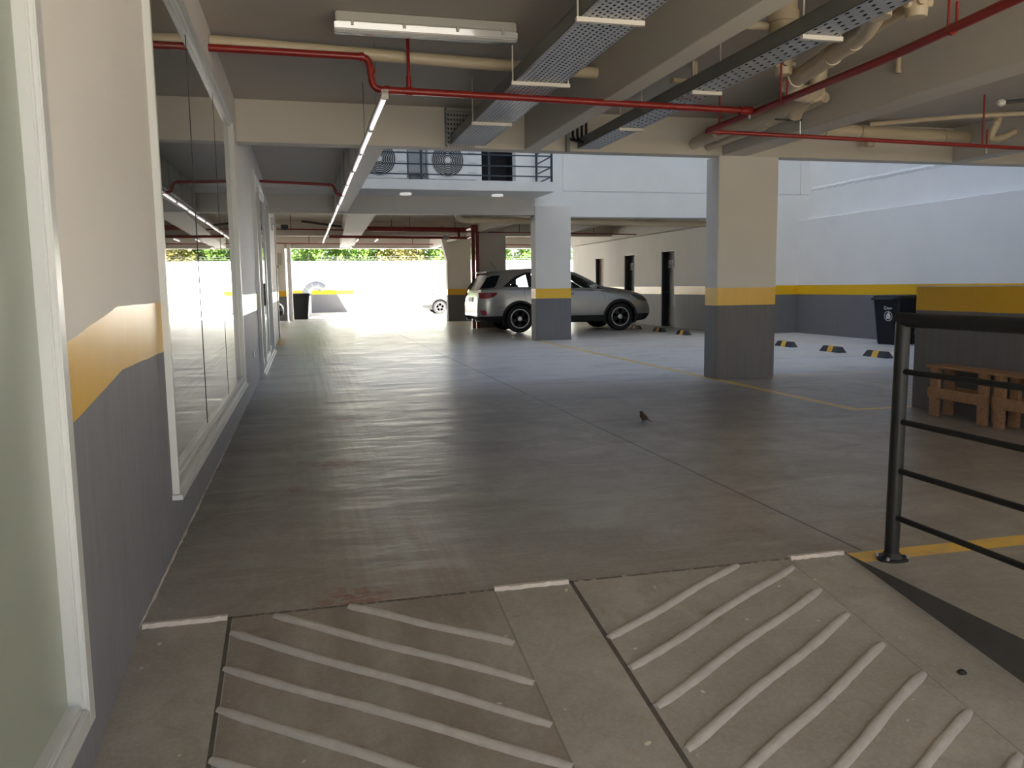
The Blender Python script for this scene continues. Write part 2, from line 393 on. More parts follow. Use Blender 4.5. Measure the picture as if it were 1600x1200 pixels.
def copy_tree(src, loc=None, rotz=None, label=None, parent=None):
    c = src.copy(); COL.objects.link(c)
    if parent is not None: c.parent = parent
    if loc is not None: c.location = loc
    if rotz is not None: c.rotation_euler[2] = rotz
    if label: c['label'] = label
    for ch in [o for o in src.children]: copy_tree(ch, parent=c)
    return c

ZC = 3.215; ZB = 2.775; XW = -.62
# ------------------------------------------------------------------ ground and floor
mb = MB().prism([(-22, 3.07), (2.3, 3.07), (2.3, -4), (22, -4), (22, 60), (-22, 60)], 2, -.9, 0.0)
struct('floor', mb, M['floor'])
struct('street', MB().box(-22, 22, -30, -4, -1.6, -1.096), M['plainconc'])
SL = .155
def rz(y): return -SL*(3.07-y) if y < 3.07 else 0.0
rp = MB().prism([(3.07, 0.0), (3.07, -.9), (-4, -2.0), (-4, rz(-4))], 0, -.62, 2.3)
ramp = struct('ramp', rp, M['ramp'])
ramp_y0 = 3.07
def bead(x0, y0, x1, y1, r=.0185, seed=0):
    rnd = random.Random(seed); n = 22; m_ = MB(); vs = []; K = 6
    d = Vector((x1-x0, y1-y0, 0)).normalized(); nrm = Vector((-d.y, d.x, 0))
    for i in range(n+1):
        t = i/n; x = x0+(x1-x0)*t; y = y0+(y1-y0)*t; e = min(1, min(t, 1-t)*n*.5+.72); rr = r*(1+.16*(rnd.random()-.5))*e
        off = .004*math.sin(t*9+seed)
        for k in range(K+1):
            a = math.pi*k/K; p = Vector((x, y, 0))+nrm*(math.cos(a)*rr+off); vs.append((p.x, p.y, rz(p.y)+math.sin(a)*rr*.85-.002))
    fs = [(i*(K+1)+k, i*(K+1)+k+1, (i+1)*(K+1)+k+1, (i+1)*(K+1)+k) for i in range(n) for k in range(K)]
    fs += [tuple(range(K+1)), tuple(n*(K+1)+k for k in range(K+1))[::-1]]
    return m_.add(vs, fs)
left = [(.12, 3.05, .674, 2.685), (-.155, 3.04, .684, 2.456), (-.30, 2.955, .682, 2.249), (-.305, 2.745, .686, 2.067), (-.305, 2.536, .686, 1.83), (-.305, 2.314, .686, 1.61), (-.305, 2.10, .686, 1.39), (-.305, 1.88, .686, 1.17)]
right = [(1.02, 2.646, 1.76, 3.055), (1.026, 2.463, 1.987, 2.992), (1.026, 2.259, 1.992, 2.80), (1.03, 2.061, 1.985, 2.61), (1.03, 1.865, 1.982, 2.406), (1.03, 1.67, 2.0, 2.227), (1.03, 1.475, 2.0, 2.03), (1.03, 1.28, 1.99, 1.83), (1.03, 1.08, 1.99, 1.63)]
for i, q in enumerate(left + right): bead(*q, seed=i).build('ridge', M['ridge'], ramp, smooth=True)
for i, (a, b) in enumerate(((-.61, -.32), (.69, 1.0), (2.02, 2.29))):
    r_ = random.Random(i); m_ = MB(); n = 18; vs = []
    for k in range(n+1):
        x = a+(b-a)*k/n; w_ = .020+.008*r_.random()
        vs += [(x, 3.07-w_, rz(3.07-w_)-.002), (x, 3.07-w_*.6, .008+.004*r_.random()), (x, 3.07+.010, .008), (x, 3.07+.018+.006*r_.random(), -.002)]
    fs = [(k*4+j, k*4+j+1, k*4+j+5, k*4+j+4) for k in range(n) for j in range(3)] + [(0, 1, 2, 3), (n*4+3, n*4+2, n*4+1, n*4)]
    m_.add(vs, fs).build('mortar_strip', M['mortar'], ramp)

# ------------------------------------------------------------------ walls
def wall_x(mb, x0, x1, y0, y1, z0, z1, holes):
    """wall slab between x0..x1 running along Y with rectangular holes (ya, yb, za, zb)"""
    ys = sorted({y0, y1, *[h[0] for h in holes], *[h[1] for h in holes]})
    for a, b in zip(ys, ys[1:]):
        hs = sorted([(h[2], h[3]) for h in holes if h[0] <= a and h[1] >= b]); z = z0
        for (p, q) in hs:
            if p > z: mb.box(x0, x1, a, b, z, p)
            z = q
        if z < z1: mb.box(x0, x1, a, b, z, z1)
    return mb
wl = wall_x(MB(), XW-.22, XW, -4, 21.6, -1.3, 3.3, [(.2, 2.34, .05, 2.9), (3.95, 8.62, .275, 2.84), (11.95, 16.6, 0.0, 2.85)])
struct('wall_left', wl, M['wall_left'])
# rough mortar line along the foot of the left wall
r_ = random.Random(3); m_ = MB(); vs = []; n = 120
for k in range(n+1):
    y = 3.05+(10.0-3.05)*k/n; w_ = .002+.012*max(0, r_.random()-.4)
    vs += [(XW-.01, y, .006+.016*r_.random()*max(0, 1-k/80)), (XW+w_, y, .003), (XW+w_+.003, y, -.01)]
m_.add(vs, [(k*3+j, k*3+j+1, k*3+j+4, k*3+j+3) for k in range(n) for j in range(2)])
struct('trim_1', m_, M['mortar'])
# dark rooms behind the left wall openings
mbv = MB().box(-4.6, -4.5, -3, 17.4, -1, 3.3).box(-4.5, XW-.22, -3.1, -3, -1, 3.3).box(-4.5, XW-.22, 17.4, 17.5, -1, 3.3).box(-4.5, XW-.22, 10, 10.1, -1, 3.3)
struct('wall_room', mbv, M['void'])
struct('wall_back_left', MB().box(-6.2, XW-.22, 21.4, 21.6, 0, 3.3).box(-6.3, -6.1, 21.6, 43.4, 0, 3.2), M['wall'])
# end column of the left wall
struct('concrete_column', MB().box(-.82, -.60, 21.1, 21.62, 0, ZC), M['wall'])
# right boundary wall, its ledge and the taller wall set back above
XR = 11.62
struct('wall_right', MB().prism([(XR, 0), (XR+.6, 0), (XR+.6, 2.74), (XR+.02, 2.70), (XR, 2.69)], 1, -4, 17.9), M['wall_out'])
struct('wall_right_upper', MB().box(XR+.25, XR+.6, -4, 17.9, 2.5, 7.0), M['plain'])
m_ = MB(); r_ = random.Random(5); vs = []; n = 90
for k in range(n+1):
    y = 11.0+6.5*k/n; z = 3.40+.012*r_.random()
    vs += [(XR+.25, y, z+.035+.03*r_.random()), (XR+.25-.012-.012*r_.random(), y, z+.01*r_.random()), (XR+.25, y, z-.03-.04*r_.random())]
m_.add(vs, [(k*3+j, k*3+j+1, k*3+j+4, k*3+j+3) for k in range(n) for j in range(2)])
struct('trim_2', m_, M['plain'])
# facade above the second column row (open underneath), with recessed joints
YF = 17.6
fm = MB()
fm.box(5.0, 9.6, YF, YF+.3, 2.73, 3.28).box(9.6, XR+.4, YF, YF+.3, 0, 3.28).box(5.0, 5.66, YF, YF+.3, 3.28, 7.0)
fm.box(5.66, 5.68, YF+.015, YF+.3, 3.295, 7.0).box(5.68, XR, YF, YF+.3, 3.295, 7.0).box(5.66, XR+.4, YF+.015, YF+.3, 3.28, 3.295).box(XR+.012, XR+.4, YF, YF+.3, 3.295, 7.0).box(XR, XR+.012, YF+.015, YF+.3, 3.295, 7.0)
struct('wall_facade', fm, M['wall_out'])
struct('wall_facade_left', MB().box(XW-.22, 3.84, YF, YF+.3, ZC, 7).box(3.84, 4.6, YF, YF+.3, 5.4, 7).box(4.6, 5.0, YF, YF+.3, ZC, 7).box(3.84, 4.6, YF, YF+.3, ZC, 3.33), M['plain'])
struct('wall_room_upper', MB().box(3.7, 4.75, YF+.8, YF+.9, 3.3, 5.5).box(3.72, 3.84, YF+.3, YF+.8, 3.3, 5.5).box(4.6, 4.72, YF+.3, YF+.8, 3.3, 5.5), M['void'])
# wall with the doors (runs away on the right)
XD = 10.12
doors = [(21.25, 22.12, 0, 2.17), (24.12, 24.97, 0, 2.17), (26.87, 27.67, 0, 2.17)]
struct('wall_doors', wall_x(MB(), XD, XD+.28, YF, 30.2, 0, 3.3, doors), M['wall'])
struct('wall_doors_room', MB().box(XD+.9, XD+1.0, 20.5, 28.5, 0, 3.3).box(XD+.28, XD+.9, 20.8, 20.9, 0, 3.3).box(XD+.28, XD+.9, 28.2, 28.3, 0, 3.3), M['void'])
# low wall on the right of the front bay
struct('wall_low', MB().box(5.65, 5.83, -2.1, 6.61, 0, 1.16), M['wall'])
struct('wall_light_baffle', MB().box(2.3, XR+.2, -2.35, -2.15, -1, 1.15), M['wall'])  # unseen wall added behind the camera, height set to limit incoming light
# far boundary wall and house beyond
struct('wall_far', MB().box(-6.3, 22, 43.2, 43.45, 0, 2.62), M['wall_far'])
struct('wall_yard', MB().box(-6.2, XW-.05, 35.6, 43.2, 0, 5.2), M['house'])
struct('wall_far_right', MB().box(18, 18.2, 17.6, 43.4, 0, 3.0), M['wall_out'])
for k in range(2): struct('window_%d' % (5+k), MB().box(-2.1+.75*k, -1.75+.75*k, 35.56, 35.6, 2.55, 2.95), M['glass'])

# ------------------------------------------------------------------ columns
def column(x0, x1, y0, y1, top=ZB):
    return struct('concrete_column', MB().box(x0, x1, y0, y1, 0, top), M['wall'], bevel=.006)
column(5.05, 5.88, 9.38, 9.70); column(5.0, 5.82, 17.5, 17.88, 2.95)
column(5.03, 5.86, 23.7, 24.1, ZC); column(5.0, 5.86, 28.9, 29.3, ZC); column(-1.12, XW, 33.0, 33.4, ZC); column(9.4, 10.1, 33.0, 33.4, ZC)
struct('column_bracket', MB().prism([(4.74, ZC), (5.0, ZC), (5.0, 2.12)], 1, 28.9, 29.25), M['wall'])

# ------------------------------------------------------------------ ceiling slab and beams
cm = MB().box(XW-.22, XR+.25, -2.2, 9.58, ZC, 3.42).box(XW-.22, .75, 9.58, 17.7, ZC, 3.42).box(-6.3, 18, 17.75, 33.5, ZC, 3.42)
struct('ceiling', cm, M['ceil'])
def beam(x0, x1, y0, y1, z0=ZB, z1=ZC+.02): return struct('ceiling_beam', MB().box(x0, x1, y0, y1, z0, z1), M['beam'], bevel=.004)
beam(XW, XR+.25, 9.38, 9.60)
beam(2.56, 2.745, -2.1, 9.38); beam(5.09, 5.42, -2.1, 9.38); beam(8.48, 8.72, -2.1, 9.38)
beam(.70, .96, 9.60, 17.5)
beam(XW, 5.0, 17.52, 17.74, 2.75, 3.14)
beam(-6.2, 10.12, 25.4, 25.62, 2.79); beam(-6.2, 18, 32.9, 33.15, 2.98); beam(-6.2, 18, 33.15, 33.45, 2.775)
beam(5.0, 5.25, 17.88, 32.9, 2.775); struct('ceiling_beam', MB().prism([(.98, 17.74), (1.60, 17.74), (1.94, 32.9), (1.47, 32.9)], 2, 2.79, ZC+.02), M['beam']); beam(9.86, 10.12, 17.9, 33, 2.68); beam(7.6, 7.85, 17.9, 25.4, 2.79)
# unseen storeys above, sized to keep the sun out of the yard between
struct('wall_upper_front', MB().box(-22, 18, -2.2, 9.58, 3.42, 27.0), M['plain'])
struct('wall_upper_left', MB().box(-22, .72, 9.58, 17.7, 3.42, 8.0), M['plain'])
struct('wall_upper_back', MB().box(-6.3, 18, 18.6, 30, 3.42, 6.9), M['plain'])

# ------------------------------------------------------------------ window 1 (frosted), window 2, sliding door
def frame_y(parent, name, x0, x1, ya, yb, za, zb, t, mat, tz=None):
    tz = tz or t
    return MB().box(x0, x1, ya, ya+t, za, zb).box(x0, x1, yb-t, yb, za, zb).box(x0, x1, ya+t, yb-t, za, za+tz).box(x0, x1, ya+t, yb-t, zb-tz, zb).build(name, mat, parent, bevel=.004)
w1 = sempty('window_1', (XW, 1.3, .05))
frame_y(w1, 'frame', XW-.06, XW+.022, .2, 2.335, .04, 2.9, .055, M['alu'])
frame_y(w1, 'glazing_bead', XW-.05, XW+.008, .25, 2.285, .095, 2.85, .022, M['alu'])
MB().box(XW-.035, XW-.025, .26, 2.27, .11, 2.84).pieces('pane', M['frost'], w1)
w2 = sempty('window_2', (XW, 6.3, .27))
frame_y(w2, 'frame', XW-.07, XW+.03, 3.95, 8.62, .265, 2.85, .04, M['alu'])
frame_y(w2, 'sliding_frame', XW-.05, XW+.005, 3.99, 8.58, .305, 2.81, .035, M['alu'])
MB().box(XW-.03, XW-.02, 4.0, 5.6, .33, 2.79).box(XW-.028, XW-.018, 5.606, 7.15, .33, 2.79).box(XW-.026, XW-.016, 7.156, 8.56, .33, 2.79).pieces('pane', M['glass'], w2)
MB().box(XW-.03, XW-.017, 5.600, 5.606, .33, 2.79).box(XW-.03, XW-.016, 7.150, 7.156, .33, 2.79).pieces('gasket', M['gasket'], w2)
MB().box(XW-.07, XW+.045, 3.93, 8.64, .245, .268).build('sill', M['alu'], w2)
d1 = sempty('door_1', (XW, 14.2, 0))
frame_y(d1, 'frame', XW-.12, XW+.045, 11.95, 16.6, 0, 2.85, .06, M['alu'])
for a, b, xo in ((12.02, 13.6, .0), (13.5, 15.1, .03), (15.05, 16.54, .0)):
    frame_y(d1, 'door_leaf', XW-.06+xo, XW-.01+xo, a, b, .05, 2.79, .085, M['alu'])
    MB().box(XW-.04+xo, XW-.03+xo, a+.08, b-.08, .12, 2.71).pieces('pane', M['doorglass'], d1)
MB().box(XW-.1, XW+.07, 11.93, 16.62, .0, .03).build('sill_track', M['alu'], d1)
MB().box(XW+.02, XW+.05, 13.53, 13.57, .95, 1.30).build('door_handle', M['gasket'], d1)
# doors in the far right wall
for i, (a, b, z0, z1) in enumerate(doors):
    d = sempty('door_%d' % (i+2), (XD+.2, (a+b)/2, 0))
    mt = M['doorwood'] if i == 2 else M['doorblack']
    MB().box(XD+.01, XD+.26, a, a+.035, 0, z1).box(XD+.01, XD+.26, b-.035, b, 0, z1).box(XD+.01, XD+.26, a, b, z1-.035, z1).build('frame', M['doorblack'], d)
    if i == 2: MB().box(XD+.12, XD+.16, a+.03, b-.03, .01, z1-.04).build('door_leaf', mt, d)
    else:
        MB().box(XD+.17, XD+.21, a+.03, b-.03, .01, z1-.04).build('door_leaf', mt, d)
        lv = MB()
        for k in range(9): lv.prism([(XD+.145, .08+k*.06), (XD+.17, .08+k*.06), (XD+.17, .125+k*.06), (XD+.16, .125+k*.06)], 1, a+.08, b-.08)
        lv.pieces('louvre', mt, d)
        sg = MB()
        for k in range(3 if i == 0 else 2): sg.box(XD+.155, XD+.168, b-.21-k*.12, b-.12-k*.12, 1.68, 1.90)
        s_ = sg.pieces('sign', M['sign'], d)[0]
        m_ = MB()
        for k in range(3 if i == 0 else 2): m_.box(XD+.150, XD+.156, b-.18-k*.12, b-.15-k*.12, 1.72, 1.80).lathe([(.014, 0), (.014, .003)], (XD+.151, b-.165-k*.12, 1.84), 'x', 10)
        m_.build('pictogram', M['doorblack'], s_)
        MB().tube((XD+.16, b-.10, 1.0), (XD+.12, b-.10, 1.0), .012).tube((XD+.12, b-.10, 1.0), (XD+.12, b-.20, 1.0), .012).build('door_handle', M['steel'], d)

# ------------------------------------------------------------------ red fire pipes
def rod(mb, x, y, z0, z1, r=.010): mb.tube((x, y, z0), (x, y, z1), r, 8)
def collar(mb, p, axis, r, h=.035):
    mb.lathe([(r*.98, -h), (r*1.22, -h), (r*1.22, h), (r*.98, h)], p, axis, 16)
t = thing('fire_pipe', 'red fire pipe run crossing the front ceiling, branching beside the beige drain pipes', 'pipe', (1.5, 6.83, 2.77))
P = rounded([(XW, 6.83, 3.035), (.585, 6.83, 3.03), (.61, 6.83, 2.785), (4.02, 6.83, 2.745)], .07)
MB().sweep(P, .028, 14).build('pipe', M['red'], t, smooth=True)
c = MB(); collar(c, (.53, 6.83, 3.03), 'x', .028, .018); collar(c, (.60, 6.83, 2.92), 'z', .028, .018); collar(c, (.72, 6.83, 2.784), 'x', .028, .02); collar(c, (.90, 6.83, 2.782), 'x', .028, .03); collar(c, (3.93, 6.83, 2.746), 'x', .03, .06)
c.pieces('coupling', M['red'], t, smooth=True)
c = MB(); rod(c, .90, 6.83, 2.80, ZC, .014); c.tube((.90, 6.83, 2.80), (.90, 6.83, 2.90), .02); c.pieces('drop_pipe', M['red'], t, smooth=True)
c = MB(); rod(c, 2.65, 6.83, 2.76, 2.80, .02); c.lathe([(.034, -.02), (.034, .02)], (2.65, 6.83, 2.765), 'x', 14); c.pieces('pipe_clamp', M['red'], t, smooth=True)
MB().tube((3.97, 6.83, 2.72), (3.97, 6.83, 2.69), .012).lathe([(.005, 0), (.018, .008), (.018, .012)], (3.97, 6.83, 2.675)).build('sprinkler_head', M['steel'], t)
P = rounded([(3.93, 7.52, 2.70), (4.02, 6.9, 2.735), (3.98, 5.0, 2.735), (3.86, 3.7, 2.74), (3.6, -2, 2.76)], .3)
MB().sweep(P, .03, 14).build('branch_pipe', M['red'], t, smooth=True)
c = MB()
for (x, y) in ((4.01, 6.35), (3.93, 4.4)): rod(c, x-.03, y, 2.74, ZC, .009); rod(c, x+.03, y, 2.74, 2.9, .009); c.lathe([(.036, -.012), (.036, .012)], (x, y, 2.735), 'y', 14)
c.pieces('hanger', M['red'], t, smooth=True)
MB().sweep(rounded([(3.90, 7.52, 2.69), (8.0, 7.68, 2.665), (XR+.1, 7.85, 2.66)], .1), .021, 12).build('branch_pipe', M['red'], t, smooth=True)
c = MB()
for (x, y) in ((4.05, 7.53), (7.30, 7.65), (7.36, 7.65)): rod(c, x, y, 2.68, ZC if x != 7.36 else 2.85, .010)
rod(c, 4.05, 7.53, 2.66, 2.78, .018); c.pieces('hanger', M['red'], t, smooth=True)
MB().tube((7.36, 7.66, 2.64), (7.36, 7.66, 2.595), .012).lathe([(.004, 0), (.016, .01), (.016, .014)], (7.36, 7.66, 2.585)).build('sprinkler_head', M['steel'], t)
t = thing('fire_pipe', 'short brownish red pipe stepping down from the left wall to the tube lights', 'pipe', (0, 13.4, 2.8))
MB().sweep(rounded([(XW, 13.4, 2.865), (.54, 13.4, 2.825), (.57, 13.4, 2.68), (.70, 13.4, 2.67)], .06), .021, 12).build('pipe', M['red'], t, smooth=True)
c = MB(); collar(c, (.46, 13.4, 2.828), 'x', .021, .015); collar(c, (.565, 13.4, 2.74), 'z', .021, .015); c.pieces('coupling', M['red'], t, smooth=True)
t = thing('fire_main', 'thick horizontal red fire main below the far ceiling joined to the red riser', 'pipe', (4, 24.5, 2.9))
MB().sweep(rounded([(1.9, 24.5, 2.95), (4.86, 24.5, 2.93), (4.86, 23.70, 2.93)], .1), .055, 14).build('pipe', M['red'], t, smooth=True)
c = MB(); collar(c, (3.0, 24.5, 2.945), 'x', .055, .03); collar(c, (4.1, 24.5, 2.94), 'x', .055, .03); c.pieces('coupling', M['red'], t, smooth=True)
MB().sweep(rounded([(.8, 24.4, 2.70), (4.86, 24.4, 2.67), (4.86, 23.7, 2.67)], .1), .038, 12).tube((4.6, 24.5, 2.93), (4.6, 24.4, 2.67), .04).pieces('branch_pipe', M['red'], t, smooth=True)
MB().lathe([(.045, -.1), (.06, -.07), (.06, .05), (.045, .09)], (4.2, 24.4, 2.675), 'x', 14).lathe([(.05, 0), (.05, .02)], (4.2, 24.4, 2.76), 'z', 14).build('valve', M['steel'], t, smooth=True)
c = MB(); rod(c, 2.6, 24.5, 2.98, ZC, .009); rod(c, 4.5, 24.5, 2.97, ZC, .009); c.pieces('hanger', M['red'], t)
t = thing('fire_riser', 'pair of vertical red riser pipes behind the silver car', 'pipe', (5.0, 23.6, 0))
MB().tube((4.86, 23.62, 0), (4.86, 23.62, 3.0), .058, 14).build('pipe', M['red'], t, smooth=True)
MB().tube((4.98, 23.62, 0), (4.98, 23.62, 3.0), .052, 14).build('pipe', M['red'], t, smooth=True)
t = thing('fire_pipe', 'nearest thin red pipe spanning the far bay below its ceiling', 'pipe', (2, 23.8, 2.8))
MB().tube((XW, 23.4, 2.84), (10.1, 23.4, 2.72), .017, 10).build('pipe', M['red'], t)
c = MB(); [rod(c, x, 23.4, 2.78, ZC, .009) for x in (-.25, 3.0, 6.2, 8.5)]; c.pieces('hanger', M['red'], t)
t = thing('fire_pipe', 'furthest thin red pipe spanning in front of the last far beam', 'pipe', (2, 32.0, 2.85))
MB().tube((XW-3, 32.0, 2.94), (10.1, 32.0, 2.84), .02, 10).build('pipe', M['red'], t)
c = MB(); [rod(c, x, 32.0, 2.9, ZC, .012) for x in (.3, 4.2, 7.5)]; c.pieces('hanger', M['red'], t)

# ------------------------------------------------------------------ beige drain pipes
def drain(label, path, r, rad=.1, collars=(), loc=None, parent=None):
    t = parent or thing('drain_pipe', label, 'pipe', loc or tuple(path[0]))
    MB().sweep(rounded(path, rad, 6), r, 16).build('pipe' if parent is None else 'branch_pipe', M['beige'], t, smooth=True)
    if collars:
        c = MB()
        for (p, q) in collars:
            p, q = Vector(p), Vector(q); d = (q-p).normalized(); c.sweep([p, p+d*.004, q-d*.004, q], [r*1.02, r*1.13, r*1.13, r*1.02], 16)
        c.pieces('collar', M['beige'], t, smooth=True)
    return t
drain('thin beige pipe running along the ceiling behind the first red pipe', [(XW, 6.97, 3.12), (2.56, 6.97, 3.04)], .05)
DP = t = drain('thick branching beige drain pipe hanging beside the narrow cable tray', [(3.75, 4.7, 3.12), (4.15, 5.5, 3.06), (4.26, 6.2, 3.02), (4.30, 6.75, 2.98), (4.55, 7.0, 2.96), (4.80, 7.05, 2.99), (4.80, 7.0, ZC)], .075, .1,
      (((4.19, 5.68, 3.053), (4.20, 5.78, 3.045)), ((4.24, 6.02, 3.033), (4.25, 6.10, 3.027)), ((4.285, 6.58, 2.993), (4.295, 6.68, 2.986)), ((4.62, 7.005, 2.962), (4.70, 7.03, 2.975))))
t2 = MB().sweep([(4.80, 7.05, 3.0), (4.83, 7.25, 3.02), (4.88, 7.5, 2.93), (4.90, 7.55, 2.86)], [.09, .095, .08, .06], 14).build('elbow', M['beige'], t, smooth=True)
drain('beige drain pipe dropping toward the front beam behind the thin red pipe', [(4.82, 7.15, 2.98), (4.83, 8.0, 2.93), (4.70, 8.6, 2.92), (4.70, 9.38, 2.90)], .065, .2, (((4.84, 7.95, 2.933), (4.82, 8.05, 2.93)), ((4.70, 8.75, 2.918), (4.70, 8.85, 2.915))), parent=DP)
drain('second beige drain pipe running parallel and lower toward the front beam', [(5.0, 7.2, 2.99), (4.98, 8.2, 2.93), (4.90, 9.38, 2.88)], .052, .2, (((4.98, 8.25, 2.928), (4.972, 8.33, 2.922)),), parent=DP)
t = thing('drain_hanger', 'grey steel bracket with a dangling rod under the beige drain elbow', 'bracket', (4.95, 7.7, 2.86))
MB().box(4.72, 5.02, 7.60, 7.625, 2.845, 2.86).build('strap', M['gasket'], t); MB().tube((5.0, 7.61, 2.87), (5.02, 7.63, 2.70), .007, 8).build('rod', M['steel'], t)
drain('slim beige waste pipe leading to a ceiling drain trap at upper right', [(4.22, 5.9, 3.08), (4.25, 5.55, 3.09), (4.20, 5.12, 3.11)], .038, .1, (((4.20, 5.2, 3.107), (4.2, 5.12, 3.11)),), parent=DP)
def trap(label, x, y, s=1.0):
    t = thing('ceiling_drain_trap', label, 'drain trap', (x, y, ZC), 'floor drain traps under the ceiling')
    MB().lathe([(.085*s, 3.215), (.085*s, 3.12), (.075*s, 3.115), (.07*s, 3.0), (.0665*s, 2.995)], (x, y, 0), 'z', 20).build('body', M['beige'], t, smooth=True)
    c = MB()
    for a in (-1.9, -.6, -3.0): 
        dx, dy = math.cos(a), math.sin(a); p = Vector((x+dx*.065*s, y+dy*.065*s, 3.08)); c.sweep([p, p+Vector((dx, dy, 0))*.035], [.028*s, .026*s], 12)
    c.pieces('screw_cap', M['beige'], t, smooth=True); return t
trap('beige ceiling drain trap at the top right end of the slim waste pipe', 4.15, 4.98)
trap('beige ceiling drain trap seen just under the narrow cable tray', 4.13, 6.55, 1.0)
ST = drain('very thick beige stub pipe coming down from the ceiling above the narrow tray', [(3.42, 5.45, ZC), (3.42, 5.45, 2.93)], .10, .1, (((3.42, 5.45, 3.13), (3.42, 5.45, 3.05)),))
drain('thin beige pipe meeting the thick stub beside the beam', [(2.745, 5.62, 3.08), (3.33, 5.50, 3.04)], .032, parent=ST)
drain('thick beige stub pipe against the ceiling at the top beside the tray', [(3.86, 5.0, ZC), (3.86, 5.0, 2.98)], .09)
drain('small curved beige pipe above the narrow tray near the long beam', [(3.30, 7.03, 3.03), (3.56, 7.1, 3.03), (3.56, 7.1, ZC)][::-1], .028, .05)
t = thing('black_hose', 'black corrugated hose hanging above the narrow cable tray', 'hose', (3.62, 5.2, 3.1))
MB().sweep(rounded([(3.62, 5.05, ZC), (3.62, 5.15, 3.04), (3.66, 5.3, 3.0), (3.68, 5.4, 3.07)], .06), .026, 12).build('hose', M['cable'], t, smooth=True)
drain('capped beige vent stub on the side of the second long beam', [(5.05, 6.25, 3.15), (5.05, 6.25, 2.99)], .022, .05, (((5.05, 6.25, 3.02), (5.05, 6.25, 2.985)),))
drain('long thick beige drain pipe along the front beam on the right', [(5.42, 9.15, 3.10), (8.1, 9.15, 3.06), (8.48, 9.15, 3.06)], .082, .1, (((6.35, 9.15, 3.085), (6.38, 9.15, 3.085)), ((6.85, 9.15, 3.078), (6.88, 9.15, 3.078)), ((8.1, 9.15, 3.06), (8.14, 9.15, 3.06))))
drain('slim beige pipe slanting across the ceiling at the far right', [(6.9, 9.0, 3.14), (7.6, 8.35, 3.13), (8.3, 7.95, 3.12), (8.45, 7.9, 3.12)], .028, .1)
drain('beige trap pipe curling down beside the right-hand joist', [(8.25, 8.4, ZC), (8.2, 8.4, 3.05), (8.15, 8.45, 2.92), (8.3, 8.45, 2.90), (8.48, 8.4, 3.0)], .045, .08, (((8.2, 8.4, 3.1), (8.2, 8.4, 3.06)),))
t = drain('beige inspection cap hanging below the long drain pipe', [(7.05, 9.2, 3.0), (7.05, 9.2, 2.91)], .06, .1, (((7.05, 9.2, 2.96), (7.05, 9.2, 2.92)),))
t = thing('ceiling_lamp', 'small white bulb lamp with dark rod near the upper right corner', 'lamp', (7.55, 7.6, 3.13))
MB().lathe([(.02, -.05), (.035, -.03), (.04, 0), (.03, .03), (.01, .045)], (7.5, 7.62, 3.13), 'x', 14).build('bulb', M['lamp_off'], t, smooth=True)
MB().tube((7.54, 7.6, 3.135), (7.95, 7.45, 3.16), .02).build('rod', M['gasket'], t)
t = drain('thick beige drain pipe running behind the white facade lintel', [(3.42, 18.3, ZC), (3.44, 18.3, 2.70), (10.1, 18.35, 2.645)], .072, .15, (((3.7, 18.3, 2.70), (3.8, 18.3, 2.70)),))
c = MB(); [rod(c, x, 18.33, 2.6, ZC, .008) for x in (7.0, 8.2, 9.3)]; c.pieces('hanger', M['steel'], t)

# ------------------------------------------------------------------ cable trays
def tray(label, x0, x1, ytop, mat, h, bars):
    t = thing('cable_tray', label, 'cable tray', (x0, ytop, 2.8))
    m_ = MB().box(x0, x1, -2, ytop, 2.80, 2.803); m_.build('tray_base', mat, t)
    MB().box(x0, x0+.004, -2, ytop, 2.80, 2.80+h).box(x1-.004, x1, -2, ytop, 2.80, 2.80+h).box(x0, x0+.018, -2, ytop, 2.80+h-.004, 2.80+h).box(x1-.018, x1, -2, ytop, 2.80+h-.004, 2.80+h).pieces('side_rail', M['traysteel'], t)
    for (y, a, b) in bars:
        hb = MB().box(a, b, y-.016, y+.016, 2.770, 2.798).build('hanger_bar', M['whitebar'], t)
        MB().tube((a+.012, y, 2.77), (a+.012, y, ZC), .006, 8).tube((b-.012, y, 2.77), (b-.012, y, ZC), .006, 8).pieces('hanger_rod', M['whitebar'], hb)
    return t
M['traysteel'] = simple('tray_side_steel', (.20, .21, .20), .5, metal=.4, var=.12)
t = tray('wide perforated steel cable tray between the left bay and the first long beam', 1.68, 2.08, 9.36, M['tray1'], .10, ((8.03, 1.66, 2.06), (6.42, 1.65, 2.13), (4.85, 1.65, 2.09), (3.2, 1.65, 2.1), (1.5, 1.65, 2.1)))
MB().box(1.63, 1.96, 9.33, 9.345, 2.77, 3.20).box(1.625, 1.635, 9.27, 9.375, 2.77, 3.20).pieces('riser_plate', M['riser'], t)
MB().box(1.64, 1.96, 9.366, 9.376, 2.8, 3.18).build('cable_bundle', M['cable'], t)
c = MB()
for k in range(7): c.sweep([(1.75+.045*k, -2, 2.822), (1.74+.045*k, 3, 2.822), (1.755+.04*k, 6, 2.826), (1.74+.045*k, 9.3, 2.822)], .013, 8)
c.pieces('cable', M['cable'], t)
t = tray('narrow perforated cable tray with a tall side beside the drain pipes', 3.20, 3.46, 9.36, M['tray2'], .11, ((8.05, 3.20, 3.46), (6.43, 3.2, 3.47), (4.88, 3.2, 3.5), (3.2, 3.2, 3.5)))
c = MB()
for k in range(5): c.sweep(rounded([(3.24+.04*k, -2, 2.822), (3.24+.04*k, 9.1, 2.822), (3.08+.055*k, 9.33, 2.90), (3.08+.055*k, 9.34, 3.20)], .06), .014, 8)
c.pieces('cable', M['cable'], t); MB().box(3.05, 3.09, 9.30, 9.375, 2.76, 3.05).pieces('riser_plate', M['traysteel'], t)

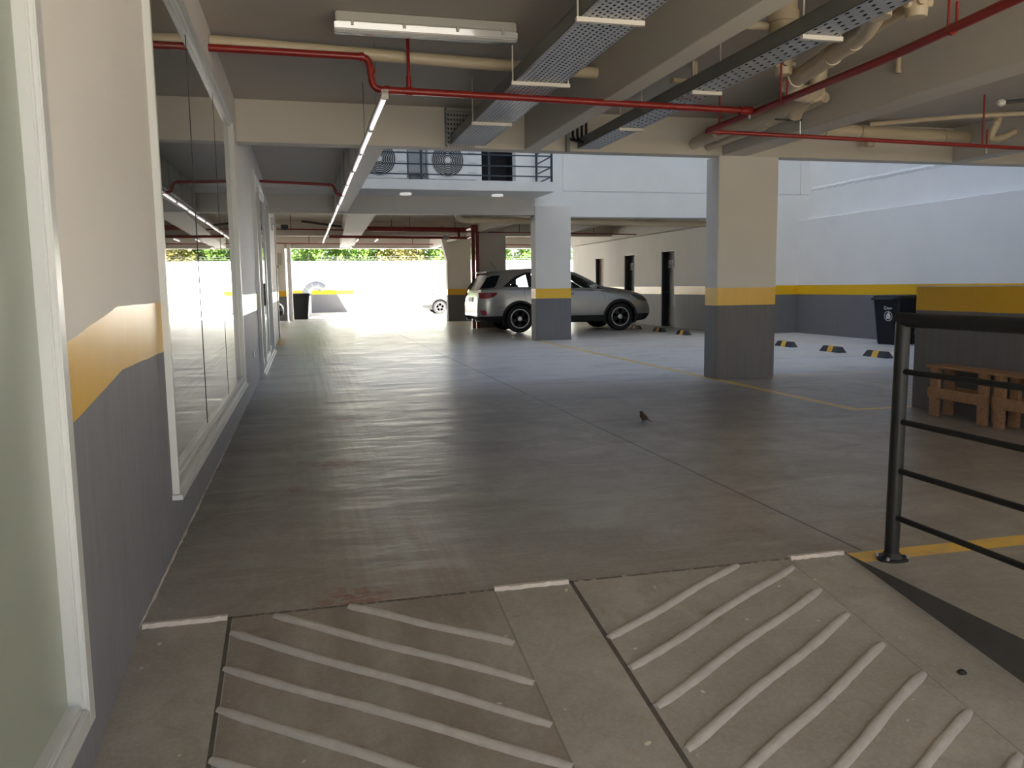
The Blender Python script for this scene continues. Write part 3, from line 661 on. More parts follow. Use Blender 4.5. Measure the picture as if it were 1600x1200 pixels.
# ------------------------------------------------------------------ lights
t = thing('ceiling_light', 'long twin-tube weatherproof ceiling light above the first red pipe', 'light', (1.0, 6.4, ZC))
x0, x1 = .30, 1.68
def fix(x0, x1, y, z, w_, h):
    hw = w_/2
    return MB().prism([(y-hw, z), (y-hw*.85, z+h), (y+hw*.85, z+h), (y+hw, z)], 0, x0, x1)
fix(x0+.01, x1-.01, 6.38, 3.135, .15, .075).build('housing', M['fixture'], t, bevel=.008)
MB().prism([(6.38-.072, 3.135), (6.38-.06, 3.085), (6.38-.03, 3.068), (6.38+.03, 3.068), (6.38+.06, 3.085), (6.38+.072, 3.135)], 0, x0, x1).build('diffuser', M['lens'], t, bevel=.006)
c = MB(); [c.box(x, x+.02, 6.295, 6.31, 3.11, 3.15) for x in (.42, .8, 1.2, 1.55)]; c.pieces('clip', M['fixture'], t)
n_t = 0
protoT = None; lights = []
ylist = [6.45, 7.80, 9.15, 10.5, 11.85, 13.2, 14.55, 15.9, 17.25, 18.6, 19.95, 21.3, 22.65, 24.0, 25.35]
def place(i):
    return ('nearest' if i == 0 else 'furthest' if i == 14 else ['', 'second', 'third', 'fourth', 'fifth', 'sixth', 'seventh', 'eighth', 'ninth', 'tenth', 'eleventh', 'twelfth', 'thirteenth', 'fourteenth'][i])
for i, y in enumerate(ylist):
    lb = '%s lit tube light in the row hanging along the left bay' % place(i)
    if protoT is None:
        t = protoT = thing('tube_light', lb, 'light', (.665, y, 2.66), 'row of hanging tube lights')
        MB().box(.645, .69, y, y+1.30, 2.665, 2.70).build('housing', M['fixture'], t, bevel=.004)
        MB().tube((.667, y+.02, 2.645), (.667, y+1.28, 2.645), .016, 12).build('tube', M['tube'], t, smooth=True)
        MB().box(.643, .692, y+.0, y+.025, 2.628, 2.70).box(.643, .692, y+1.275, y+1.30, 2.628, 2.70).pieces('end_cap', M['redcap'] if 'redcap' in M else M['fixture'], t)
    else: t = copy_tree(protoT, (.665+.004*(i % 3), y, 2.66), label=lb)
    lights.append((t, i, y))
for (x, y, lb) in ((1.75, 26.0, 'short lit tube light on the left beneath the far red main'), (2.35, 26.0, 'short lit tube light on the right beneath the far red main'), (1.85, 31.2, 'lone lit tube light close to the last far beam')):
    t = copy_tree(protoT, (x, y, 2.74), label=lb)
    MB().tube((x-.01, y+.6, 2.78), (x-.01, y+.6, ZC if x > 1.8 else 2.79+.02), .003, 6).build('hanging_wire', M['gasket'], t)
for (t, i, y) in lights:
    MB().tube((.655, y+.62, 2.70), (.655, y+.62, ZC), .003 if i in (1, 4, 8) else .0018, 6).build('hanging_wire', M['gasket'], t)
for x in (2.12, 4.05):
    tag(MB().lathe([(.0, 3.09), (.11, 3.09), (.12, 3.10), (.12, 3.128)], (x, 17.05, 0), 'z', 24).build('soffit_lamp', M['lamp_on'], None, smooth=True),
        '%s round white lamp under the balcony' % ('left' if x < 3 else 'right'), 'lamp', 'round lamps under the balcony')

# ------------------------------------------------------------------ balcony with railing and air conditioners
struct('balcony_slab', MB().box(XW, 5.09, 16.38, 17.6, 3.128, 3.325), M['plain'], bevel=.006)
t = thing('balcony_railing', 'dark blue steel railing along the balcony edge above the car park', 'railing', (3, 16.42, 3.325))
for (x, y) in ((.95, 16.42), (2.36, 16.42), (3.74, 16.42), (5.05, 16.42), (5.05, 17.55)): MB().box(x-.02, x+.02, y-.02, y+.02, 3.325, 4.3).build('post', M['navy'], t)
for z in (3.43, 3.625, 3.84, 4.05, 4.3): MB().box(.75, 5.05, 16.408, 16.432, z-.012, z+.012).box(5.038, 5.062, 16.42, 17.55, z-.012, z+.012).pieces('rail', M['navy'], t)
def ac(label, x0, x1):
    t = thing('air_conditioner', label, 'air conditioner', ((x0+x1)/2, 17.2, 3.325), 'outdoor units on the balcony')
    MB().box(x0, x1, 17.02, 17.42, 3.42, 4.22).build('casing', M['acwhite'], t, bevel=.012)
    cx = x0+.40; g = MB()
    for k in range(9):
        r = .045+.035*k; n = 40
        g.sweep([(cx+r*math.cos(a), 16.995, 3.80+r*math.sin(a)) for a in [2*math.pi*i/n for i in range(n+1)]], .0052, 6, caps=False)
    g.build('fan_grille', M['acwhite'], t)
    MB().lathe([(.335, -.004), (.335, .004)], (cx, 17.012, 3.80), 'y', 40).build('fan_opening', M['acgrille'], t)
    MB().lathe([(.06, -.012), (.06, .012)], (cx, 16.99, 3.80), 'y', 24).build('fan_hub', M['acwhite'], t)
    for k in range(3): MB().box(x1-.20, x1-.03, 17.012, 17.02, 3.55+k*.2, 3.57+k*.2).build('vent_slot', M['fixture'], t)
    MB().box(x0+.08, x0+.14, 17.05, 17.4, 3.325, 3.42).box(x1-.14, x1-.08, 17.05, 17.4, 3.325, 3.42).pieces('foot', M['gasket'], t)
ac('left air conditioner, half hidden by the long ceiling beam', 1.20, 2.16)
ac('right air conditioner, whole fan in view beside the dark doorway', 2.60, 3.62)
t = thing('grey_cabinet', 'old grey metal unit standing between the two air conditioners', 'cabinet', (2.39, 17.3, 3.325))
MB().box(2.22, 2.54, 17.25, 17.5, 3.56, 4.2).build('casing', M['acgrey'] if 'acgrey' in M else M['steel'], t, bevel=.01)
MB().box(2.26, 2.52, 17.28, 17.48, 3.325, 3.52).build('base', M['traysteel'], t)
c = MB(); r_ = random.Random(9)
for k in range(6): c.sweep([(2.24+.05*k, 17.22, 3.5), (2.28+.04*k, 17.2, 3.54+.03*r_.random()), (2.30+.05*k, 17.22, 3.48)], .008, 6)
c.pieces('wiring', M['cable'], t)

# ------------------------------------------------------------------ railing in front on the right
t = thing('steel_railing', 'black steel pipe railing beside the ramp at lower right', 'railing', (2.44, 2.93, 0))
def pt(a, b, r, nm): return MB().tube(a, b, r, 20).build(nm, M['black'], t, smooth=True)
MB().sweep([(2.44, 2.935, 0), (2.44, 2.925, 1.04)], .030, 20).build('post', M['black'], t, smooth=True)
pt((2.44, 1.35, 0), (2.44, 1.35, 1.03), .030, 'post'); pt((2.44, -.25, 0), (2.44, -.25, 1.03), .030, 'post')
MB().sweep([(2.44, 2.955, 1.041), (2.44, -.28, 1.041)], .030, 20).build('handrail', M['black'], t, smooth=True)
for z in (.19, .397, .609, .824): pt((2.44, 2.95, z), (2.44, -.26, z), .0125, 'bar')
bp = MB(); n = 14; r_ = random.Random(2); pl = [(2.44+(.062+.012*r_.random())*math.cos(2*math.pi*k/n), 2.93+(.055+.012*r_.random())*math.sin(2*math.pi*k/n)) for k in range(n)]
bp.prism(pl, 2, 0.0, .010); bp.lathe([(.048, .008), (.034, .03)], (2.44, 2.933, 0), 'z', 16)
bp.build('base_plate', M['black'], t)
bp = MB(); [bp.lathe([(.008, .010), (.008, .022)], (2.44+dx, 2.93+dy, 0), 'z', 8) for dx, dy in ((-.05, -.035), (.05, -.035), (-.05, .035), (.05, .035))]; bp.pieces('anchor_bolt', M['steel'], t)

# ------------------------------------------------------------------ wooden stools against the low wall
def stool(label, y0, y1, x0=5.16, x1=5.62, top=.455):
    t = thing('wooden_stool', label, 'stool', ((x0+x1)/2, (y0+y1)/2, 0), 'rough pallet-wood stools by the low wall')
    m_ = MB(); n = 4; wdt = (x1-x0+.03)/n
    for k in range(n): m_.box(x0-.02+k*wdt, x0-.02+(k+1)*wdt-.006, y0-.04, y1+.04, top-.022, top)
    m_.build('seat', M['wood'], t, bevel=.003)
    for (x, y) in ((x0, y0), (x0, y1-.09), (x1-.04, y0), (x1-.04, y1-.09)): MB().box(x, x+.04, y, y+.09, 0, top-.022).build('leg', M['wood'], t, bevel=.003)
    MB().box(x0-.012, x0, y0-.01, y1+.01, .165, .255).box(x1, x1+.012, y0, y1, .165, .255).pieces('stretcher', M['wood'], t)
    return t
stool('wooden stool by the low wall, the one further from the viewer', 5.52, 6.15, 5.44, 5.63)
stool('wooden stool by the low wall, nearer one behind the railing', 4.82, 5.44, 5.44, 5.63)

# ------------------------------------------------------------------ wheelie bins
def bin_(label, loc, rz_, logo=True, s=1.0):
    t = thing('wheelie_bin', label, 'bin', loc)
    # front faces -X locally, side along Y
    def T(p): return Vector(loc)+Vector(p)*s
    m_ = MB()
    prof = [(.0, .235, .245, .0), (.05, .245, .25, .0), (.84, .29, .335, 0), (.90, .30, .345, 0)]   # z, half width(y), half depth(x)
    vs = []
    for (z, hw, hd, _) in prof:
        for (sx, sy) in ((-1, -1), (1, -1), (1, 1), (-1, 1)):
            for (cx, cy_) in (((.0, 1.0), (1.0, .0)) if sx*sy < 0 else ((1.0, .0), (.0, 1.0))):
                vs.append(T((sx*(hd-.04*cx*1.0), sy*(hw-.04*cy_), z)))
    # order corners as octagon
    def octo(z, hw, hd):
        c_ = .035; return [T(p) for p in ((-hd, -hw+c_, z), (-hd+c_, -hw, z), (hd-c_, -hw, z), (hd, -hw+c_, z), (hd, hw-c_, z), (hd-c_, hw, z), (-hd+c_, hw, z), (-hd, hw-c_, z))]
    vs = []; 
    for (z, hw, hd, _) in prof: vs += octo(z, hw, hd)
    fs = [(i*8+k, i*8+(k+1) % 8, (i+1)*8+(k+1) % 8, (i+1)*8+k) for i in range(3) for k in range(8)] + [tuple(range(8))[::-1], tuple(range(24, 32))]
    m_.add(vs, fs).build('bin_body', M['plastic'], t)
    m_ = MB(); vs = octo(.895, .325, .39)+octo(.925, .33, .395); m_.add(vs, [(k, (k+1) % 8, 8+(k+1) % 8, 8+k) for k in range(8)]+[tuple(range(8))[::-1], tuple(range(8, 16))])
    m_.build('rim', M['plastic'], t)
    m_ = MB(); vs = octo(.925, .31, .36)+octo(.975, .30, .34)+octo(.99, .24, .28); m_.add(vs, [(i*8+k, i*8+(k+1) % 8, i*8+8+(k+1) % 8, i*8+8+k) for i in range(2) for k in range(8)]+[tuple(range(8))[::-1], tuple(range(16, 24))])
    lid = m_.build('lid', M['plastic'], t)
    m_ = MB(); vs = [T(p) for p in ((-.42, -.2, .905), (-.42, .2, .905), (-.36, .2, .945), (-.36, -.2, .945), (-.36, -.2, .9), (-.36, .2, .9))]
    m_.add(vs, [(0, 1, 2, 3), (3, 2, 5, 4), (4, 5, 1, 0), (0, 3, 4), (1, 5, 2)]).build('lid_lip', M['plastic'], lid)
    m_ = MB(); m_.tube(T((.44, -.22, .93)), T((.44, .22, .93)), .016*s)
    for y in (-.2, 0, .2): m_.tube(T((.34, y, .91)), T((.44, y, .93)), .014*s)
    m_.build('handle', M['plastic'], t)
    for y in (-.24, .24): MB().lathe([(.03*s, -.025*s), (.1*s, -.022*s), (.1*s, .022*s), (.03*s, .025*s)], T((.26, y, .1)), 'y', 24).build('wheel', M['rubber'], t, smooth=True)
    if logo:
        def P(y, z): # point on the front face
            hd = .25+(.335-.25)*(z-.05)/.79; return T((-hd-.006, -y, z))
        def ring(cy_, cz, ro, ri, sx=1.0, n=36):
            m_ = MB(); vs = []
            for k in range(n):
                a = 2*math.pi*k/n; vs += [P(cy_+ro*sx*math.cos(a), cz+ro*math.sin(a)), P(cy_+ri*sx*math.cos(a), cz+ri*math.sin(a))]
            return m_.add(vs, [(2*k, 2*((k+1) % n), 2*((k+1) % n)+1, 2*k+1) for k in range(n)])
        ring(.05, .57, .098, .088, .92).build('emblem', M['sign'], t)
        def poly(pts): return MB().add([P(*q) for q in pts], [tuple(range(len(pts)))])
        m_ = poly([(.0, .60), (.045, .60), (.042, .515), (.005, .515)]); m_.add([P(*q) for q in ((.05, .63), (.085, .62), (.10, .58), (.095, .51), (.078, .51), (.075, .56), (.06, .51), (.048, .51), (.055, .58), (.02, .615), (.03, .63))], [tuple(range(11))])
        for k in range(12): pass
        m_.add([P(.065+.014*math.cos(a), .648+.014*math.sin(a)) for a in [2*math.pi*i/12 for i in range(12)]], [tuple(range(12))])
        m_.build('pictogram', M['sign'], t)
        m_ = ring(-.015, .735, .036, .024, .75, 24); m_.add([P(*q) for q in ((-.01, .715), (.0, .722), (.018, .692), (.008, .690))], [(0, 1, 2, 3)])
        x = .028
        for wd, hh in ((.014, .034), (.012, .022), (.012, .022), (.014, .022), (.012, .024), (.012, .022), (.016, .022)): m_.add([P(x, .716), P(x+wd, .716), P(x+wd, .716+hh), P(x, .716+hh)], [(0, 1, 2, 3)]); x += wd+.003
        m_.add([P(.045, .700), P(.09, .700), P(.09, .705), P(.045, .705)], [(0, 1, 2, 3)])
        m_.build('lettering', M['sign'], t)
    t.rotation_euler[2] = rz_
    return t
bin_('black wheelie bin with white emblem by the right boundary wall', (11.10, 13.52, 0), math.radians(16), True, .96)
bin_('black wheelie bin at the far left beside the curved duct', (-.08, 34.1, 0), math.radians(172), False, 1.06)

# ------------------------------------------------------------------ wheel stops
def stop(label, x, y, a=0.0):
    t = thing('wheel_stop', label, 'wheel stop', (x, y, 0), 'striped rubber wheel stops')
    L, W_, H_ = .56, .15, .10
    def seg(a0, a1, e0=0, e1=0):
        vs = []
        for (yy, e) in ((a0, e0), (a1, e1)):
            vs += [(-W_/2, yy, 0), (W_/2, yy, 0), (W_/2-.04, yy+e, H_), (-W_/2+.04, yy+e, H_)]
        vs = [Vector((x, y, 0))+Vector(v) for v in vs]
        return MB().add(vs, [(0, 1, 2, 3), (4, 7, 6, 5), (0, 4, 5, 1), (1, 5, 6, 2), (2, 6, 7, 3), (3, 7, 4, 0)])
    seg(-L/2, -.07, .06, 0).build('block', M['stop'], t)
    MB().add([Vector((x, y, 0))+Vector(v) for v in ((-W_/2, .07, 0), (W_/2, .07, 0), (W_/2-.04, .07, H_), (-W_/2+.04, .07, H_), (-W_/2, L/2, 0), (W_/2, L/2, 0), (W_/2-.04, L/2-.06, H_), (-W_/2+.04, L/2-.06, H_))], [(0, 1, 2, 3), (4, 7, 6, 5), (0, 4, 5, 1), (1, 5, 6, 2), (2, 6, 7, 3), (3, 7, 4, 0)]).build('block', M['stop'], t)
    seg(-.07, .07).build('yellow_band', M['stopy'], t)
    t.rotation_euler[2] = a
for i, (x, y, lb) in enumerate(((8.93, 11.25, 'striped wheel stop nearest the railing, in front of the bin'), (8.92, 12.40, 'middle striped wheel stop of the three right of the front column'), (8.9, 13.80, 'striped wheel stop just right of the front column'),
                                (8.82, 18.0, 'striped wheel stop just left of the front column, nearest of the three by the car'), (8.88, 19.5, 'striped wheel stop between the car wheel and the front column'), (8.86, 21.0, 'dim striped wheel stop right behind the car front wheel'))):
    stop(lb, x, y)

# ------------------------------------------------------------------ cars
def lerp_pts(pts, x):
    if x <= pts[0][0]: return pts[0][1]
    for (a, b), (c_, d) in zip(pts, pts[1:]):
        if x <= c_: return b+(d-b)*(x-a)/(c_-a)
    return pts[-1][1]
def smooth_pts(pts, x, h=.06):
    return (lerp_pts(pts, x-h)+2*lerp_pts(pts, x)+lerp_pts(pts, x+h))/4
def car(label, loc, heading, spec, paint, detail=True):
    """local x: rear=0 -> nose=L; local y: 0 is the centre line"""
    L = spec['L']; WB = spec['wheels']; R = spec['R']; HW = spec['W']/2; belt = spec['belt']; top = spec['top']; bot = spec['bot']
    t = thing('car', label, 'car', (0, 0, 0))
    zr = max(p[1] for p in top)
    def width(x): 
        a = max(0, (.42-x)/.42); b = max(0, (x-(L-.75))/.75)
        return HW*(1-.14*a**2.6)*(1-spec.get('nose', .24)*b**2.6)
    def ysurf(x, z):
        wdt = width(x); zb = lerp_pts(belt, x)
        if z <= zb:
            k = (zb-z)/max(.01, zb-.3); y = wdt*(1-.035*(1-k)**3 - .05*max(0, (k-.75)/.25)**2 + .012*math.sin(k*3.1))
        else:
            k = (z-zb)/(zr-zb); y = wdt*.965*(1-.21*k-.04*k*k)
        return y
    def topz(x): return smooth_pts(top, x, .05)
    def bodyz(x): return min(topz(x), lerp_pts(belt, x)+ (0 if spec.get('cab0', 0) < x < spec['cab1'] else 9))
    # ----- lower body: lofted with arches cut out
    bm = bmesh.new(); NX = 96; rings = []
    for i in range(NX+1):
        x = L*(0.5-0.5*math.cos(math.pi*i/NX))*.55+L*(i/NX)*.45
        zt = bodyz(x); zb0 = lerp_pts(bot, x); ring = []
        for s_ in (1,):
            zs = [zb0+(zt-zb0)*k for k in (0, .06, .15, .28, .42, .56, .70, .82, .90, .96)]
            pr = [(ysurf(x, zz)*(.93 if k == 0 else 1), zz) for k, zz in enumerate(zs)]
            hood = not (spec.get('cab0', 0) < x < spec['cab1'])
            yt = ysurf(x, zt)
            if hood: pr = [(y*(1 if k < 8 else .985 if k == 8 else .955), z) for k, (y, z) in enumerate(pr)]; crown = [(yt*.86, zt-.004), (yt*.6, zt+.018), (yt*.3, zt+.028), (0, zt+.03)]
            else: crown = [(yt*.99, zt), (yt*.6, zt), (yt*.3, zt), (0, zt)]
            prof = [(0, zb0)]+pr+crown
        full = prof+[(-y, z) for (y, z) in prof[-2:0:-1]]
        rings.append([bm.verts.new((x, y, z)) for (y, z) in full])
    n = len(rings[0])
    for i in range(NX):
        for k in range(n): bm.faces.new((rings[i][k], rings[i][(k+1) % n], rings[i+1][(k+1) % n], rings[i+1][k]))
    bm.faces.new(rings[0][::-1]); bm.faces.new(rings[-1]); bmesh.ops.recalc_face_normals(bm, faces=bm.faces)
    me = bpy.data.meshes.new('body'); bm.to_mesh(me); bm.free(); me.materials.append(paint)
    body = bpy.data.objects.new('body', me); COL.objects.link(body); body.parent = t
    for p in me.polygons: p.use_smooth = True
    # arches by boolean
    cb = bmesh.new()
    for wx in WB:
        bmesh.ops.create_cone(cb, cap_ends=True, segments=48, radius1=R*1.20, radius2=R*1.20, depth=3, matrix=Matrix.Translation((wx, 0, R*.98)) @ Matrix.Rotation(math.pi/2, 4, 'X'))
    cme = bpy.data.meshes.new('cut'); cb.to_mesh(cme); cb.free(); cut = bpy.data.objects.new('cut', cme); COL.objects.link(cut)
    md = body.modifiers.new('arch', 'BOOLEAN'); md.object = cut; md.operation = 'DIFFERENCE'; md.solver = 'EXACT'
    dg = bpy.context.evaluated_depsgraph_get(); new = bpy.data.meshes.new_from_object(body.evaluated_get(dg)); body.modifiers.clear(); body.data = new
    bpy.data.objects.remove(cut); new.materials.clear(); new.materials.append(paint)
    try: new.set_sharp_from_angle(angle=.6)
    except Exception: pass
    # underbody core so light does not pass through the arches
    MB().box(.5, L-.5, -HW*.55, HW*.55, .28, .95).build('underbody', M['cartrim'], t)
    # arch lining + cladding
    cl = MB(); 
    for sgn in (1, -1):
        for wx in WB:
            nn = 28; vs = []
            for k in range(nn+1):
                a = math.pi*(-.12+1.24*k/nn); 
                for (rr, dy) in ((R*1.14, -.25), (R*1.14, .012), (R*1.30, .012), (R*1.30, -.01)):
                    x = wx+rr*math.cos(a); z = max(.2, R*.98+rr*math.sin(a)); vs.append((x, sgn*(ysurf(wx+R*1.25*math.cos(a), max(z, .35))+dy), z))
            cl.add(vs, [(k*4+j, k*4+j+1, k*4+j+5, k*4+j+4) for k in range(nn) for j in range(3)])
        a_, b_ = WB[0]+R*1.2, WB[1]-R*1.2; vs = []
        for k in range(9):
            x = a_+(b_-a_)*k/8
            vs += [(x, sgn*(ysurf(x, .3)-.06), .24), (x, sgn*(ysurf(x, .35)+.012), .27), (x, sgn*(ysurf(x, .42)+.014), .42), (x, sgn*(ysurf(x, .42)-.01), .43)]
        cl.add(vs, [(k*4+j, k*4+j+1, k*4+j+5, k*4+j+4) for k in range(8) for j in range(3)])
        for (a_, b_) in ((.03, WB[0]-R*1.2), (WB[1]+R*1.2, L-.03)):
            vs = []
            for k in range(7):
                x = a_+(b_-a_)*k/6; zt = .44
                vs += [(x, 0, lerp_pts(bot, x)-.03), (x, sgn*(ysurf(x, .3)-.03), lerp_pts(bot, x)-.03), (x, sgn*(ysurf(x, .36)+.010), lerp_pts(bot, x)+.03), (x, sgn*(ysurf(x, zt)+.012), zt), (x, sgn*(ysurf(x, zt)-.01), zt+.01)]
            cl.add(vs, [(k*5+j, k*5+j+1, k*5+j+6, k*5+j+5) for k in range(6) for j in range(4)])
    cl.build('cladding', M['cartrim'], t, smooth=True)
    # ----- patches lying on the side surface
    def patch(name, pts, mat, off=.006, sides=(1, -1), parent=t, hole=None, thick=0.0, fine=False):
        for sgn in sides:
            bm = bmesh.new()
            vs = [bm.verts.new((x, sgn*(ysurf(x, z)+off), z)) for (x, z) in pts]; es = [bm.edges.new((vs[i], vs[(i+1) % len(vs)])) for i in range(len(vs))]
            for h in (hole or []):
                hv = [bm.verts.new((x, sgn*(ysurf(x, z)+off), z)) for (x, z) in h]; es += [bm.edges.new((hv[i], hv[(i+1) % len(hv)])) for i in range(len(hv))]
            bmesh.ops.triangle_fill(bm, use_beauty=True, use_dissolve=False, edges=es, normal=(0, sgn, 0))
            if fine:
                bmesh.ops.subdivide_edges(bm, edges=bm.edges[:], cuts=5, use_grid_fill=True)
                for v in bm.verts: v.co.y = sgn*(ysurf(v.co.x, v.co.z)+off)
            if thick:
                r_ = bmesh.ops.solidify(bm, geom=bm.faces[:], thickness=thick)
            bmesh.ops.recalc_face_normals(bm, faces=bm.faces)
            me = bpy.data.meshes.new(name); bm.to_mesh(me); bm.free(); me.materials.append(mat)
            o = bpy.data.objects.new(name, me); COL.objects.link(o); o.parent = parent
        return o
    def strip(name, line, wd, mat, off=.004, sides=(1, -1)):
        m_ = MB()
        for sgn in sides: m_.sweep([(x, sgn*(ysurf(x, z)+off), z) for (x, z) in line], wd, 6)
        return m_.build(name, mat, t)
    S = spec
    # densify outline helper
    def dens(pts, k=4):
        out = []
        for a, b in zip(pts, pts[1:]+pts[:1]):
            for i in range(k): out.append((a[0]+(b[0]-a[0])*i/k, a[1]+(b[1]-a[1])*i/k))
        return out
    patch('side_frame', S['green'], paint, 0, hole=S['windows'], thick=.03)
    for wdw in S['windows']: patch('side_window', wdw, M['carglass'], -.012)
    for q in S.get('black', []): patch('pillar_trim', q, M['cartrim'], .004, fine=True)
    for q in S.get('tint', []): patch('tinted_corner_glass', q, M['cartint'], .008, fine=True)
    # roof: grid between cant rails
    m_ = MB(); vs = []; xs = [S['roof0']+(S['roof1']-S['roof0'])*k/20 for k in range(21)]; K = 12
    for x in xs:
        zt = topz(x); yy = ysurf(x, zt-.05)+.002
        for k in range(K+1):
            a = -1+2*k/K; vs.append((x, yy*a, zt+.0-.055*abs(a)**3.0))
    m_.add(vs, [(i*(K+1)+k, i*(K+1)+k+1, (i+1)*(K+1)+k+1, (i+1)*(K+1)+k) for i in range(20) for k in range(K)])
    m_.build('roof', paint, t, smooth=True)
    # windscreen and rear window
    for nm, (xa, xb) in (('windscreen', (S['roof1'], S['ws'])), ('rear_window', (S['roof0'], S['rw']))):
        m_ = MB(); vs = []; N2 = 8
        for i in range(N2+1):
            x = xa+(xb-xa)*i/N2; z = topz(x); yy = ysurf(x, z-.05)*.97
            for k in range(9):
                a = -1+k/4; vs.append((x+(.10 if nm == 'windscreen' else -.06)*(1-a*a)*(i/N2*.3+.1), yy*a, z-.012-.03*abs(a)**3))
        m_.add(vs, [(i*9+k, i*9+k+1, (i+1)*9+k+1, (i+1)*9+k) for i in range(N2) for k in range(8)])
        m_.build(nm, M['carglass'] if nm == 'windscreen' else M['cartint'], t, smooth=True)
    # wheels
    for wx in WB:
        for sgn in (1, -1):
            y = sgn*(HW-.115); wh = MB()
            pr = [(R*.66, -.10), (R*.93, -.11), (R*.99, -.08), (R, -.03), (R, .03), (R*.99, .08), (R*.93, .11), (R*.66, .10)]
            o = wh.lathe(pr, (wx, y, R), 'y', 40).build('tyre', M['rubber'], t, smooth=True)
            rim = MB().lathe([(R*.62, -.004), (R*.68, 0), (R*.68, .015), (R*.63, .018)], (wx, y+sgn*.085, R), 'y', 40)
            rim = MB(); nn = 40; vs = []
            for k in range(nn):
                a = 2*math.pi*k/nn
                for rr, dy in ((R*.68, .10), (R*.68, .115), (R*.63, .115), (R*.60, .07)): vs.append((wx+rr*math.cos(a), y+sgn*dy, R+rr*math.sin(a)))
            rim.add(vs, [(k*4+j, k*4+j+1, ((k+1) % nn)*4+j+1, ((k+1) % nn)*4+j) for k in range(nn) for j in range(3)])
            ns = 5
            for k in range(ns):
                for d_ in (-.17, .17):
                    a = 2*math.pi*k/ns+math.pi/2; a1 = a+d_; a0 = a+d_*.8; tx, tz = -math.sin(a), math.cos(a)
                    p0 = (wx+R*.14*math.cos(a0), R+R*.14*math.sin(a0)); p1 = (wx+R*.63*math.cos(a1), R+R*.63*math.sin(a1)); w0, w1 = .020, .032
                    vs = []
                    for (p, w_) in ((p0, w0), (p1, w1)):
                        vs += [(p[0]-tx*w_, y+sgn*.10, p[1]-tz*w_), (p[0]+tx*w_, y+sgn*.10, p[1]+tz*w_), (p[0]+tx*w_, y+sgn*.07, p[1]+tz*w_), (p[0]-tx*w_, y+sgn*.07, p[1]-tz*w_)]
                    rim.add(vs, [(0, 1, 5, 4), (1, 2, 6, 5), (2, 3, 7, 6), (3, 0, 4, 7), (0, 3, 2, 1), (4, 5, 6, 7)])
            rim.lathe([(R*.17, -.02), (R*.17, .02), (R*.1, .025)] if sgn > 0 else [(R*.1, -.025), (R*.17, -.02), (R*.17, .02)], (wx, y+sgn*.085, R), 'y', 20)
            rim.build('rim', M['alloy'], o)
            MB().lathe([(R*.64, -.01), (R*.64, .01)], (wx, y+sgn*.05, R), 'y', 30).build('brake_disc', M['cartrim'], o)
    # lamps, handles, seams
    for q in S.get('tail', []): patch('tail_lamp', q, M['tail'], .014, fine=True)
    for q in S.get('head', []): patch('head_lamp', q, M['headl'], .014, fine=True)
    for q in S.get('seams', []): strip('door_seam', q, .0035, M['cartrim'], .0)
    for q in S.get('chrome', []): strip('chrome_strip', q, .009, M['chrome'], .004)
    for (x, z) in S.get('handles', []):
        m_ = MB()
        for sgn in (1, -1): m_.sweep([(x-.11, sgn*(ysurf(x-.11, z)+.005), z), (x-.08, sgn*(ysurf(x, z)+.03), z+.005), (x+.08, sgn*(ysurf(x, z)+.03), z+.005), (x+.11, sgn*(ysurf(x, z)+.005), z)], .013, 8)
        m_.build('door_handle', M['chrome'], t, smooth=True)
    if detail:
        for sgn in (1, -1):
            x, z = S['mirror']; y = sgn*(ysurf(x, z)+.12)
            o = MB().lathe([(.02, -.10), (.075, -.07), (.085, 0), (.07, .08), (.02, .10)], (x, y, z), 'y', 16).build('wing_mirror', paint, t, smooth=True)
        # seats and steering wheel
        for (x, y) in ((S['seat'], .37), (S['seat'], -.37), (S['seat']-.95, .37), (S['seat']-.95, -.37)):
            st = MB().prism([(x-.02, .55), (x+.45, .55), (x+.45, .75), (x+.08, .75), (x-.10, 1.28), (x-.22, 1.28)], 1, y-.22, y+.22).build('seat', M['seat'], t, bevel=.03)
            MB().box(x-.22, x-.11, y-.13, y+.13, 1.32, 1.50).build('headrest', M['seat'], st, bevel=.03)
        n_ = 24; sx = S['seat']+.62
        MB().sweep([(sx+.07*math.sin(2*math.pi*k/n_), .37+.18*math.cos(2*math.pi*k/n_), 1.02+.16*math.sin(2*math.pi*k/n_)) for k in range(n_+1)], .014, 8).build('steering_wheel', M['seat'], t)
        MB().box(S['seat']+.75, S['cab1']-.05, -.68, .68, .75, 1.04).build('dashboard', M['seat'], t, bevel=.04)
        MB().tube((S['ant'], 0, topz(S['ant'])), (S['ant']-.16, 0, topz(S['ant'])+.24), .006, 6).build('antenna', M['cartrim'], t)
        MB().add([(.30, y, 1.60+.01*(1-abs(y))) for y in (-.6, 0, .6)]+[(.12, y, 1.585) for y in (-.56, 0, .56)]+[(.30, y, 1.565) for y in (-.6, 0, .6)], [(0, 1, 4, 3), (1, 2, 5, 4), (3, 4, 7, 6), (4, 5, 8, 7), (0, 3, 6), (2, 8, 5)]).build('spoiler', paint, t)
        MB().box(-.012, .03, -.26, .26, .82, .93).build('number_plate', M['sign'], t)
        MB().box(L-.03, L+.015, -.5, .5, .48, .72).build('grille', M['cartrim'], t, bevel=.01)
        c_ = MB(); [c_.lathe([(.03, -.06), (.03, .06)], (.06, sgn*.6, .33), 'x', 12) for sgn in (1, -1)]; c_.pieces('exhaust_tip', M['chrome'], t)
    t.location = loc; t.rotation_euler[2] = heading
    return t
M['cartint'] = simple('tinted_rear_glass', (.015, .017, .02), .12, var=.05, spec=.25)
